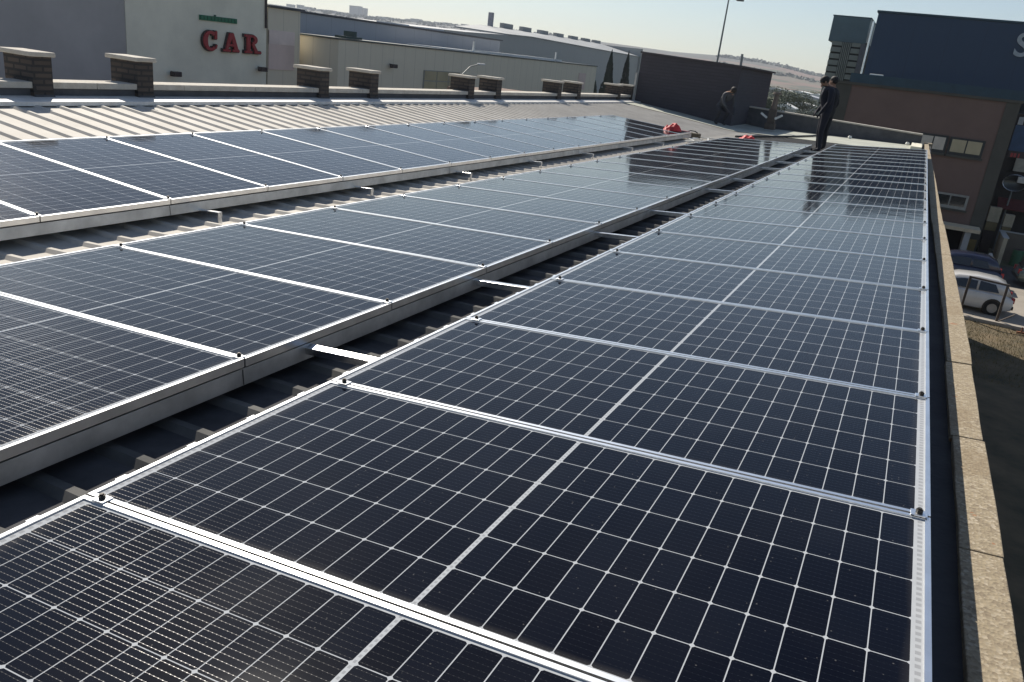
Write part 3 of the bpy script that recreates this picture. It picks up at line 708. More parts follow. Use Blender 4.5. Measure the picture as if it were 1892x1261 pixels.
# distant hedges and scrub on the hill (beyond counting)
random.seed(5); b = MB()
for i in range(1300):
    az = random.uniform(-13, -3) if i % 2 else random.uniform(-40, -24); r = random.choice([random.uniform(620, 900), random.uniform(1500, 2600), random.uniform(2400, 2620)])
    if az > -24 and r > 950: r = random.choice([random.gauss(1500, 25), random.gauss(2560, 25), random.gauss(2000, 20)])
    x, y, z = at(az, r); s = r * .0016 * random.uniform(.5, 1.3)
    for j in range(5):
        p = Vector((x + random.uniform(-1, 1) * s * 2, y + random.uniform(-1, 1) * s * 2, z + random.uniform(0, 1) * s)); u = Vector((random.uniform(-1, 1), random.uniform(-1, 1), random.uniform(-1, 1))).normalized() * s; v = u.orthogonal().normalized() * s
        b.add([p - u, p + v, p + u, p - v], [(0, 1, 2, 3)])
tag(b.build('far_woodland', FOL[2], recalc=False), 'hedges and scrub dotted over the far hillsides', 'woodland', kind='stuff')
# sheds in the valley
def shed(az, r, w, d, h, label, rot=0, roof=SHEDR):
    x, y, z = at(az, r); o = empty('industrial_shed', (x, y, z), label, 'shed', 'pale sheds in the valley')
    b = MB(); b.box(x - w / 2, x + w / 2, y, y + d, z, z + h); b.build('wall', SHEDW, o)
    b = MB(); b.prism([(-w / 2 - .3, h), (w / 2 + .3, h), (w / 2 + .3, h + .25), (0, h + 1.1), (-w / 2 - .3, h + .25)], lambda p, q: Vector((x + p, y - .3, z + q + .003)), lambda p, q: Vector((x + p, y + d + .3, z + q + .003))); b.build('roof', roof, o)
    b = MB(); b.box(x - w * .15, x + w * .1, y - .06, y - .01, z, z + h * .6); b.build('door', GRAYDK, o)
shed(-9.0, 330, 11, 14, 5.6, 'white-roofed shed, the highest in the valley view, right of the rusty post top')
shed(-8.2, 190, 4, 5, 3.2, 'tiny pale hut left of the long white shed')
shed(-7.3, 230, 9, 7, 3.2, 'long white shed in the middle of the valley view')
shed(-7.0, 290, 10, 14, 4.6, 'blue-grey shed between the trees left of the standing pair', roof=BLUEGRAY)
shed(-6.4, 320, 9, 12, 5.2, 'white shed just left of the standing pair')
shed(-7.6, 420, 16, 20, 5.0, 'farthest pale shed at the foot of the brown field')
# city blocks on the left ridge
random.seed(3)
CITY = mat('hazy_city_wall', (.34, .34, .33), .8, scale=.02)
for i in range(30):
    az = -41 + i * .47 + random.uniform(-.15, .15); r = random.uniform(2350, 2570); x, y, z = at(az, r)
    big = i in (8, 9)
    if big: az = -37.0 + .35 * (i - 8)
    x, y, z = at(az, r); wd = 34 if big else random.uniform(12, 30); ht = 26 + 3 * (9 - i) if big else random.uniform(3, 8)
    lab = ('tall pale apartment block standing out on the left ridge' if i == 8 else 'broad apartment block joined to the tallest one on the ridge') if big else 'small hazy house on the distant left ridge line'
    o = empty('apartment_block' if big else 'hillside_house', (x, y, z - 4), lab, 'apartment block' if big else 'house', None if big else 'hazy houses on the left ridge')
    b = MB(); b.box(x - wd / 2, x + wd / 2, y, y + 16, z - 4, z + ht); b.build('wall', CITY, o)
    b = MB(); b.box(x - wd / 2 - .5, x + wd / 2 + .5, y - .5, y + 16.5, z + ht + .01, z + ht + 1); b.build('roof', HALLROOF, o)

hs_ = sorted([o for o in bpy.data.objects if o.get('category') == 'house'], key=lambda o: (o.location.x - 1.8) / (o.location.y + 1.3))
for i, o in enumerate(hs_): o['label'] = 'small hazy house on the distant left ridge line, %s from the left' % ordn(i)
# ================================================================== DARK BRICK NEIGHBOUR AT THE ROOF END
B = building('dark_brick_building', (-5.4, 29, -1.2), 'dark brick building block rising at the far left end of the roof')
DY = 26.3
def dz(x): return 1.735 - .03 * (x + 7.1)
DX0, DX1 = -7.10, -3.74
b = MB(); b.loft([[(x, DY, -1.2), (x, DY + 6, -1.2), (x, DY + 6, dz(x)), (x, DY, dz(x))] for x in (DX0, -5.4, DX1)]); b.build('wall', DKBRK, B)
b = MB(); b.loft([[(x, DY - .05, dz(x) + .003), (x, DY + 6.1, dz(x) + .003), (x, DY + 6.1, dz(x) + .06), (x, DY - .05, dz(x) + .06)] for x in (DX0 - .04, -5.4, DX1 + .1)]); b.build('coping', mat('dark_coping', (.07, .065, .07), .9), B)
b = MB(); b.tube([(DX1 - .06, DY + .1, dz(DX1) + .06), (DX1 - .08, DY + .1, 2.04)], .04, 8); b.build('stub_post', POLE, B)
b = MB(); b.box(DX0 - .07, DX0 - .003, DY - .15, DY, -.2, 1.1); b.build('pale_corner_strip', SHEDW, B)
# street lamp above it
o = empty('street_lamp', (-12.4, 61, GZ), 'tall street lamp with short arm rising above the dark brick wall', 'street lamp')
lx, ly = -12.3, 60.0
b = MB(); b.tube([(lx, ly, GZ), (lx, ly, 1), (lx, ly, 6.53)], [.11, .075, .05], 10); b.build('pole', POLE, o)
b = MB(); b.tube([(lx, ly, 6.50), (lx + .9, ly, 6.46)], [.045, .04], 8); b.build('arm', POLE, o)
b = MB(); b.box(lx + .55, lx + 1.05, ly - .12, ly + .12, 6.38, 6.50); b.build('lamp_head', POLE, o, bevel=.03)
# rusty post with two small floodlights
o = empty('vent_post', (-2.6, 27, -.15), 'rusty square vent post with two small white floodlights at the roof end', 'vent post')
b = MB(); b.box(-2.72, -2.48, 26.9, 27.1, -.16, .48); b.box(-2.76, -2.44, 26.86, 27.14, -.16, .04); b.build('post', RUST, o, bevel=.01)
b = MB(); b.tube([(-2.6, 27, .48), (-2.58, 27, .95)], [.10, .07], 10); b.tube([(-2.58, 27, .95), (-2.58, 27, 1.02)], [.14, .12], 10); b.build('cowl', mat('grey_brown_cowl', (.15, .12, .10), .8), o)
for s in (-1, 1):
    b = MB(); b.bar((-2.6 + s * .13, 26.86, .20), (-2.6 + s * .34, 26.83, .33), .09, .06); b.build('floodlight', PLASTIC, o)

# ================================================================== RIGHT SIDE: brown building, navy building, tower
B = building('brown_building', (2, 50, GZ), 'brown brick building with dark framed windows, right beyond the roof end')
b = MB(); b.box(-3.05, 6.18, 50, 61, GZ, 1.70); b.build('wall', BROWN, B)
b = MB(); b.box(-3.10, -2.2, 49.96, 49.999, -4, 1.7); b.build('corner_band', BROWNEDGE, B)
b = MB(); b.box(5.55, 6.22, 49.955, 49.998, GZ, 1.7); b.build('corner_band', BROWNEDGE, B)
b = MB(); b.box(-3.2, 6.3, 49.9, 61.1, 1.703, 1.85); b.build('roof_edge', BROWNEDGE, B)
def window(x0, x1, z0, z1, panes, lit, fr=FRAMEDK):  # lit is the material of the panes
    f = MB(); f.box(x0, x1, 49.90, 49.998, z0, z1); fo = f.build('window', fr, B)
    w = (x1 - x0 - .18) / panes
    for i in range(panes):
        b = MB(); b.box(x0 + .09 + i * w + .035, x0 + .09 + (i + 1) * w - .035, 49.885, 49.899, z0 + .22, z1 - .10); b.build('pane', lit, fo)
    b = MB(); b.box(x0 - .08, x1 + .08, 49.84, 49.897, z0 - .06, z0 + .06); b.build('sill', BROWNEDGE, fo)
window(3.42, 5.14, -1.36, -.38, 2, WINYEL); window(1.9, 3.34, -1.35, -.36, 2, mat('pale_blind', (.55, .5, .42), .4, spec=.8))
window(3.35, 5.14, -4.2, -3.35, 2, WINDK, WFRAME); window(-.9, .9, -1.36, -.38, 2, WINYEL)
b = MB(); b.box(2.3, 6.05, 48.4, 49.895, -5.08, -4.90); b.build('porch_roof', mat('pale_porch_slab', (.62, .52, .36), .9, scale=2), B)
b = MB(); b.box(2.4, 5.7, 49.86, 49.9, GZ, -5.2); b.build('garage_door', mat('black_doorway', (.012, .012, .014), .8), B)
b = MB(); b.box(5.35, 5.65, 48.5, 49.85, GZ, -5.085); b.build('porch_pier', SHEDW, B)
b = MB(); b.box(5.72, 6.12, 49.8, 49.9, GZ, -5.6); b.build('tan_panel', mat('ochre_panel', (.23, .16, .06), .8), B)
B = building('navy_building', (9, 64, GZ), 'large dark navy clad building with a pale letter, upper right')
b = MB(); b.box(-2.7, 26, 64, 84, GZ, 6.72); b.build('wall', NAVY, B)
b = MB(); b.box(-3.2, 26, 61.2, 63.99, 1.9, 2.52); b.box(-3.3, 26, 61.15, 61.19, 1.9, 2.56); b.build('canopy', NAVY2, B)
b = MB(); b.box(-2.8, 26.1, 63.9, 84.1, 6.725, 6.85); b.build('roof_edge', NAVY2, B)
b = MB(); b.tube([(-2.86, 63.9, 2.55), (-2.86, 63.9, 6.1)], .07, 8); b.build('downpipe', mat('bright_pipe', (.8, .82, .84), .25, .9), B)
b = MB(); b.box(-2.2, -1.3, 62.3, 62.6, 2.53, 2.66); b.build('canopy_lamp', PLASTIC, B, bevel=.05)
tcu = bpy.data.curves.new('s', 'FONT'); tcu.body = 'S'; tcu.size = 2.05; tcu.extrude = .05; tcu.offset = .03
to = bpy.data.objects.new('tmp', tcu); COL.objects.link(to); dg = bpy.context.evaluated_depsgraph_get(); me = bpy.data.meshes.new_from_object(to.evaluated_get(dg)); bpy.data.objects.remove(to)
me.materials.clear(); me.materials.append(LETTER); lo = bpy.data.objects.new('letter', me); COL.objects.link(lo); lo.rotation_euler = (rad(90), 0, 0); lo.location = (6.02, 63.9, 4.75)
lo.name = 'sign_letter'; tag(lo, 'huge pale letter S on the navy building, cut by the right edge', 'letter')

B = building('concrete_tower', (-5.6, 84, GZ), 'slim concrete tower with louvred front and teal hood, left of the navy building')
b = MB(); b.box(-7.05, -4.15, 80.3, 90, GZ, 5.5); b.build('shaft', TOWERD, B)
b = MB(); b.box(-7.4, -4.27, 80, 91, 5.42, 7.50); b.build('hood', TEAL, B)
b = MB(); b.box(-7.45, -4.22, 79.95, 91.05, 7.503, 7.58); b.build('hood_edge', NAVY2, B)
for xa, xb in ((-7.05, -6.18), (-5.36, -4.62)):
    b = MB(); z = -1.5
    while z < 5.3: b.box(xa, xb, 80.05, 80.30, z, z + .40); z += .55
    b.build('louvre_bank', TOWER, B)
b = MB()
for i in range(5): b.box(-6.13 + i * .155, -6.04 + i * .155, 80.02, 80.28, -1.5, 5.4)
b.build('fins', TOWER, B)
b = MB(); b.box(-4.6, -4.13, 80.02, 80.29, -1.5, 5.4); b.build('corner_pier', mat('lilac_pier', (.17, .17, .18), .8), B)

# --- shop corner at far right
S = empty('shop_board', (6.9, 52, -.5), 'blue shop board with red lettering at the right edge', 'sign')
b = MB(); b.box(6.45, 9.5, 51.9, 52.0, -.75, .62); b.build('board', mat('blue_board', (.02, .07, .16), .5), S)
b = MB(); b.box(6.5, 9.5, 51.86, 51.899, -1.1, -.76); b.build('dark_strip', DKSIGN, S)
b = MB(); b.box(6.62, 6.74, 51.84, 51.858, -1.08, -.86); b.box(6.78, 6.9, 51.84, 51.858, -1.08, -.86); b.box(6.98, 7.06, 51.84, 51.858, -1.08, -.86); b.build('red_letters', REDP, S)
b = MB(); b.box(6.5, 6.75, 51.84, 51.899, .65, 1.05); b.build('small_lamp', LETTER, S)
B = building('shop_building', (10, 55, GZ), 'dark shopfront behind the blue board at the right edge')
b = MB(); b.box(6.45, 26, 55.5, 60, GZ, 1.2); b.build('wall', mat('dark_shop_wall', (.035, .032, .03), .8), B)
b = MB(); b.box(7.3, 9, 55.3, 55.49, -2.0, -1.1); b.build('notice_board', mat('pale_notice', (.5, .48, .4), .7), B)  # plain pale board
o = empty('satellite_dish', (7.5, 54.6, GZ), 'silver dish on a mast above the yard at the right edge', 'satellite dish')
b = MB(); b.tube([(7.5, 54.6, GZ), (7.5, 54.6, -2.9)], .05, 8); b.build('mast', POLE, o)
b = MB(); R_ = []
for i in range(7):
    rr = .62 * i / 6 + .001; dd = .22 * (i / 6) ** 2
    R_.append([(7.5 + rr * math.cos(a) , 54.5 - dd, -2.6 + rr * .75 * math.sin(a)) for a in [q * 2 * math.pi / 24 for q in range(24)]])
b.loft(R_, cap=False); b.build('dish', mat('dish_metal', (.10, .11, .11), .35, .6), o, smooth=True)
b = MB(); b.tube([(7.5 + .62 * math.cos(q * math.pi / 12), 54.27, -2.6 + .465 * math.sin(q * math.pi / 12)) for q in range(25)], .028, 6, cap=False); b.build('rim', GALV, o)
b = MB(); b.box(7.55, 8.35, 54.0, 54.15, -2.55, -2.2); b.build('receiver', PLASTIC, o, bevel=.03)
for i, (x, y, w_, h_) in enumerate([(6.88, 53.2, .62, .85), (7.66, 53.0, .5, .7)]):
    o = empty('storage_box', (x, y, GZ), ['tall cream box standing left in the dark yard', 'smaller cream box standing right in the dark yard'][i], 'box')
    z0 = GZ + 1.82 - i * .12
    b = MB(); b.box(x - w_ / 2, x + w_ / 2, y, y + .5, z0, z0 + h_); b.build('box_body', mat('cream_box', (.48, .42, .30), .8), o, bevel=.02)
    b = MB(); b.box(x - w_ / 2 + .02, x + w_ / 2 - .02, y - .02, y - .003, z0 - .5, z0 - .01); b.build('box_stand', mat('ochre_stand', (.22, .17, .08), .8), o)
    b = MB(); b.box(x - w_ / 2 + .05, x + w_ / 2 - .05, y + .05, y + .4, GZ, z0 - .52); b.build('box_plinth', DKSIGN, o)
o = empty('yard_wall', (8, 52, GZ), 'L-shaped grey yard wall with pale lit edge at right', 'wall')
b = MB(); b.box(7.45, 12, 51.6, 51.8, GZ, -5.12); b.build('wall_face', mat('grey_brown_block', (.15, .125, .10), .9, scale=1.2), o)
b = MB(); b.box(7.25, 7.44, 48.8, 51.8, GZ, -5.12); b.build('wall_return', mat('sunlit_block', (.50, .43, .30), .9, scale=1.5), o)  # sunlight on the return is painted in as a paler block colour
b = MB(); b.box(7.2, 12, 51.55, 51.85, -5.117, -5.07); b.box(7.2, 7.49, 48.8, 51.54, -5.117, -5.07); b.build('capping', SHEDW, o)
for i, (x, y, c_, lab) in enumerate([(8.3, 50.4, (.05, .16, .08), 'green barrel standing at the yard wall'), (6.75, 47.6, (.42, .40, .36), 'pale sack leaning beside the porch pier'), (9.1, 50.2, (.20, .05, .04), 'dull red barrel standing at the yard wall')]):
    o = empty('barrel' if i != 1 else 'sack', (x, y, GZ), lab, 'barrel' if i != 1 else 'sack')
    b = MB(); b.tube([(x, y, GZ + q) for q in (.02, .3, .31, .33, .6, .61, .63, .88)], [.29, .29, .31, .29, .29, .31, .29, .28] if i != 1 else [.3, .34, .35, .36, .33, .3, .2, .06], 14)
    b.build('drum' if i != 1 else 'sack_body', mat('yard_paint_%d' % i, c_, .5), o, smooth=i == 1)
    b = MB(); b.tube([(x, y, GZ + .885), (x, y, GZ + .91)], .24 if i != 1 else .07, 14); b.build('lid' if i != 1 else 'knot', DKSIGN, o)
o = empty('awning', (7.9, 54.9, -3.3), 'dark red awning over the shopfront at the right edge', 'awning')
b = MB(); b.add([(7.0, 55.45, -3.6), (10.5, 55.45, -3.6), (10.5, 54.2, -4.1), (7.0, 54.2, -4.1), (7.0, 55.45, -3.66), (10.5, 55.45, -3.66), (10.5, 54.2, -4.16), (7.0, 54.2, -4.16)], [(0, 1, 2, 3), (4, 7, 6, 5), (0, 4, 5, 1), (1, 5, 6, 2), (2, 6, 7, 3), (3, 7, 4, 0)]); b.build('canvas', mat('dull_red_canvas', (.13, .03, .03), .8), o)
b = MB(); b.bar((7.05, 54.22, -4.15), (7.05, 55.45, -4.6), .04); b.build('bracket', POLE, o)
# ================================================================== rusty goal-like frame on the verge
o = empty('rusty_frame', (5.7, 34.86, GZ), 'rusty goal-shaped steel frame standing in front of the white car', 'frame')
b = MB(); b.bar((5.03, 34.86, GZ), (5.03, 34.86, -5.05), .09); b.build('post', RUST, o)
b = MB(); b.bar((6.36, 34.86, GZ), (6.36, 34.86, -5.08), .09); b.build('post', RUST, o)
b = MB(); b.bar((4.98, 34.86, -5.04), (6.42, 34.86, -5.10), .07); b.build('crossbar', RUST, o)
b = MB(); b.bar((6.40, 34.9, -6.6), (6.95, 35.2, -6.25), .04); b.build('brace', RUST, o)
o = empty('coil_of_hose', (7.15, 34.0, GZ), 'small reddish scrap lying on the verge at the right edge', 'scrap')
b = MB(); b.bar((7.0, 33.9, GZ + .08), (7.5, 33.9, GZ + .1), .07); b.bar((7.15, 33.9, GZ + .1), (7.15, 33.9, GZ + .3), .05); b.build('scrap_piece', mat('reddish_scrap', (.30, .12, .06), .8), o)

# ================================================================== CARS
def car(loc, rz, paint, label, L=4.15, H=1.46, W=1.74):
    o = empty('parked_car', (0, 0, 0), label, 'car', 'cars parked beside the warehouse')
    # side profile stations (x from rear 0 to front L): belt z, half width, bottom z
    st = [(0, .62, .70, .36), (.04, .80, .78, .30), (.35, .90, .84, .24), (1.2, .92, .87, .20), (2.6, .90, .87, .20), (3.2, .86, .85, .20), (3.8, .74, .80, .24), (4.08, .62, .70, .28), (L, .50, .60, .36)]
    b = MB(); rings = []
    for x, zt, hw, zb in st:
        rings.append([(x, -hw * .9, zb), (x, -hw, zb + .15), (x, -hw * 1.01, (zt + zb) / 2 + .05), (x, -hw * .96, zt - .06), (x, -hw * .85, zt), (x, hw * .85, zt), (x, hw * .96, zt - .06), (x, hw * 1.01, (zt + zb) / 2 + .05), (x, hw, zb + .15), (x, hw * .9, zb)])
    b.loft(rings); body = b.build('body', paint, o, smooth=True, bevel=.02)
    # cabin
    cab = [(.12, .86, .70, .88), (.38, 1.30, .60, .88), (.75, 1.43, .585, .88), (1.5, H, .59, .88), (2.2, 1.40, .58, .88), (2.55, 1.28, .60, .88), (3.15, .90, .70, .86)]
    b = MB(); b.loft([[(x, -.76 if zt > .95 else -hw, zb), (x, -hw, zt - .03), (x, -hw * .85, zt), (x, hw * .85, zt), (x, hw, zt - .03), (x, .76 if zt > .95 else hw, zb)] for x, zt, hw, zb in cab]); b.build('roof', paint, o, smooth=True)
    def sidez(t): return .94 + t * .40
    for s in (-1, 1):
        def pt(x, t): return (x, s * ((.765 + (.605 - .765) * t) + .012), .93 + t * .40)
        for poly in ([(.62, .05), (1.38, .02), (1.38, .93), (.80, .80)], [(1.46, .02), (2.62, .0), (2.28, .72), (1.95, .90), (1.46, .95)]):
            b = MB(); n = len(poly); b.add([pt(*q) for q in poly] + [(pt(*q)[0], pt(*q)[1] - s * .02, pt(*q)[2]) for q in poly], [tuple(range(n)), tuple(range(n, 2 * n))[::-1]] + [(i, (i + 1) % n, n + (i + 1) % n, n + i) for i in range(n)]); b.build('side_window', WINDK, o)
    b = MB(); b.add([(.17, -.60, .93), (.17, .60, .93), (.385, .52, 1.28), (.385, -.52, 1.28), (.20, -.60, .92), (.20, .60, .92), (.42, .52, 1.27), (.42, -.52, 1.27)], [(0, 1, 2, 3), (4, 7, 6, 5), (0, 4, 5, 1), (1, 5, 6, 2), (2, 6, 7, 3), (3, 7, 4, 0)]); b.v = [v + Vector((-.035, 0, .01)) for v in b.v]; b.build('rear_window', WINDK, o)
    b = MB(); b.add([(3.05, -.62, .95), (3.05, .62, .95), (2.52, .54, 1.30), (2.52, -.54, 1.30), (3.0, -.62, .93), (3.0, .62, .93), (2.47, .54, 1.28), (2.47, -.54, 1.28)], [(0, 1, 2, 3), (4, 7, 6, 5), (0, 4, 5, 1), (1, 5, 6, 2), (2, 6, 7, 3), (3, 7, 4, 0)]); b.v = [v + Vector((.03, 0, .015)) for v in b.v]; b.build('windscreen', WINDK, o)
    TY = MATT['tyre']; RM = MATT['rim']
    for x in (.72, 3.32):
        for s in (-1, 1):
            b = MB(); b.tube([(x, s * (W / 2 - .20), .31), (x, s * (W / 2 + .012), .31)], .31, 20); w_ = b.build('wheel', TY, o)
            b = MB(); b.tube([(x, s * (W / 2 + .013), .31), (x, s * (W / 2 + .025), .31)], .19, 14); b.build('rim', RM, w_)
            b = MB(); b.tube([(x, s * (W / 2 - .03), .33), (x, s * (W / 2 + .006), .33)], .37, 20); b.build('wheel_arch', BOLT, o)
    for s in (-1, 1):
        b = MB(); b.box(-.015, .12, s * .62 - .12, s * .62 + .12, .62, .84); b.build('tail_light', mat('tail_red', (.35, .02, .02), .3) if 'tl' not in MATT else MATT['tl'], o, bevel=.02)
        b = MB(); b.box(L - .22, L - .03, s * .52 - .12, s * .52 + .12, .54, .66); b.build('headlight', MATT['lamp'], o, bevel=.02)
    b = MB(); b.box(-.03, .03, -.8, .8, .36, .5); b.build('bumper', BOLT, o, bevel=.02)
    o.location = loc; o.rotation_euler.z = rz
    return o
MATT = {'tyre': mat('tyre_rubber', (.018, .018, .018), .9), 'rim': mat('wheel_rim', (.3, .3, .3), .4, .7), 'lamp': mat('lamp_glass', (.6, .62, .65), .15), 'tl': mat('tail_light_red', (.35, .02, .02), .3)}
WHITEP = mat('white_car_paint', (.58, .57, .55), .35, coat=.8, var=.04)
car((6.95, 37.1, GZ), rad(180), WHITEP, 'white hatchback parked behind the rusty frame, its rear to the right')
car((6.95, 42.6, GZ), rad(180), mat('navy_car_paint', (.010, .014, .04), .3, coat=.9, var=.04), 'dark navy car parked in the shade beyond the white hatchback', L=4.15)
car((7.75, 44.9, GZ), rad(3), mat('silver_green_paint', (.13, .16, .14), .3, .3, coat=.9, var=.04), 'silvery green car cut by the right edge of the photo')

# ================================================================== RED CLOTHS AND TOOLS ON THE PANELS
def cloth(loc, lx, ly, h, seed, label, rz):
    random.seed(seed); b = MB(); n = 22; V = []
    for i in range(n + 1):
        for j in range(n + 1):
            u, v = i / n * 2 - 1, j / n * 2 - 1; r = max(abs(u), abs(v))
            e = max(0, 1 - (abs(u) ** 2.6 + abs(v) ** 2.6)) ** .45
            f = noise.noise(Vector((u * 2.2, v * 2.2, seed))) * .6 + noise.noise(Vector((u * 6, v * 5, seed + 4))) * .25
            z = h * e * max(.12, .62 + f + .25 * u) + .004
            V.append((u * lx * (1 + .12 * noise.noise(Vector((v * 3, seed, 0)))), v * ly * (1 + .15 * noise.noise(Vector((u * 3, 1, seed)))), z))
    m = n + 1
    b.add(V, [(i * m + j, (i + 1) * m + j, (i + 1) * m + j + 1, i * m + j + 1) for i in range(n) for j in range(n)])
    o = b.build('red_jacket', REDCLOTH, smooth=True, recalc=False, origin=(0, 0, 0)); o.location = loc; o.rotation_euler.z = rz
    return tag(o, label, 'jacket')
l1 = G(-3.45, 18.2, .245); cloth(l1, .20, .2, .19, 3, 'crumpled red jacket lying on the far end of the left panel row', .5)
l2 = G(-2.25, 21.35, -.02); cloth(l2, .20, .2, .14, 8, 'crumpled red jacket lying behind the far end of the middle panel row', .1)
o = empty('tool_bag', G(-3.3, 19.5, .1), 'dark open tool bag with loose pale tools beside the left red jacket', 'tool bag')
p = G(-3.25, 19.4, .09); b = MB(); b.box(p.x - .2, p.x + .2, p.y - .12, p.y + .12, p.z - .06, p.z + .08); b.build('bag', TOOLS, o, bevel=.03)
b = MB(); b.tube([(p.x - .14, p.y, p.z + .08), (p.x - .06, p.y, p.z + .12), (p.x + .06, p.y, p.z + .12), (p.x + .14, p.y, p.z + .08)], .013, 6); b.build('handle', BOLT, o)
for i in range(9):
    random.seed(40 + i); x = -2.95 + random.uniform(-.35, .35); y = 18.7 + random.uniform(-.8, 1.2); q = G(x, y, rz_(x) + .03); a = random.uniform(0, 3.1); d = Vector((math.cos(a), math.sin(a), random.uniform(-.05, .3))) * random.uniform(.1, .26)
    b = MB(); b.bar(q - d, q + d, .035, .03); oo = b.build('rail_offcut', GALV if i % 2 else PLASTIC, origin=q); tag(oo, 'short pale rail offcut lying on the roof by the tool bag', 'offcut', 'rail offcuts lying by the tool bag')
for i, (x, y) in enumerate([(-.2, 28.3), (1.55, 28.5), (1.75, 28.5)]):
    q = G(x, y, rz_(x) + .05); b = MB(); b.add([q + Vector((math.cos(a) * .06 * s, math.sin(a) * .06 * s, zz)) for zz, s in ((-.04, .8), (.0, 1.2), (.05, .7)) for a in (0, 1.05, 2.1, 3.14, 4.2, 5.2)], [(k, (k + 1) % 6, 6 + (k + 1) % 6, 6 + k) for k in range(6)] + [(6 + k, 6 + (k + 1) % 6, 12 + (k + 1) % 6, 12 + k) for k in range(6)] + [tuple(range(12, 18)), tuple(range(6))[::-1]])
    tag(b.build('paper_scrap', PLASTIC, origin=q), ['lone white scrap on the roof in front of the end parapet', 'left of two white scraps near the parapet corner', 'right of two white scraps near the parapet corner'][i], 'scrap')
b = MB(); q = G(1.85, 27, rz_(1.85)); b.box(q.x - .18, q.x + .12, 26.3, 28.9, q.z + .01, q.z + .09); tag(b.build('insulation_board', mat('cream_board', (.72, .68, .55), .8), origin=q), 'cream board lying on the roof at the parapet corner', 'board')

# ================================================================== PEOPLE
SKIN = (.30, .17, .11)
def cloth_mat(name, top, legs, zsplit, boots=(.02, .02, .022), stripe=None, neck=1.40):
    m = bpy.data.materials.new(name); m.use_nodes = True; g = NG(m); N, L = g.N, g.L
    tc = N.new('ShaderNodeTexCoord'); at_ = N.new('ShaderNodeAttribute'); at_.attribute_name = 'zone'
    sp = N.new('ShaderNodeSeparateXYZ'); L.new(tc.outputs['Object'], sp.inputs[0]); z = sp.outputs[2]
    fold = g.noise(tc.outputs['Object'], 9, 4)
    c = g.mix(g.math('GREATER_THAN', z, zsplit), legs, top)
    c = g.mix(g.math('LESS_THAN', z, .09), c, boots)
    c = g.mix(g.math('MULTIPLY', fold, .5), c, tuple(.5 * q for q in top))
    c = g.mix(g.math('GREATER_THAN', z, neck), c, SKIN)
    L.new(c, N['Principled BSDF'].inputs['Base Color']); N['Principled BSDF'].inputs['Roughness'].default_value = .8
    bp = N.new('ShaderNodeBump'); bp.inputs['Strength'].default_value = .5; bp.inputs['Distance'].default_value = .02; L.new(g.noise(tc.outputs['Object'], 7, 3), bp.inputs['Height']); L.new(bp.outputs[0], N['Principled BSDF'].inputs['Normal'])
    return m
def skin_body(J, E, mat_, parent, name='body', sub=2):
    names = list(J); me = bpy.data.meshes.new(name); idx = {n: i for i, n in enumerate(names)}
    me.from_pydata([J[n][:3] for n in names], [(idx[a], idx[b]) for a, b in E], [])
    o = bpy.data.objects.new(name, me); COL.objects.link(o); o.parent = parent
    sk = o.modifiers.new('skin', 'SKIN'); sk.use_smooth_shade = True
    for n in names:
        v = me.skin_vertices[0].data[idx[n]]; r = J[n][3]; v.radius = tuple(1.12 * q for q in r) if isinstance(r, tuple) else (r * (1.12 if r > .03 else 1),) * 2
        v.use_root = (n == names[0])
    ss = o.modifiers.new('sub', 'SUBSURF'); ss.levels = sub; ss.render_levels = sub
    me.materials.append(mat_); return o
HANDM = mat('hand_skin', SKIN, .6); HAIR = mat('dark_hair', (.015, .012, .01), .7)
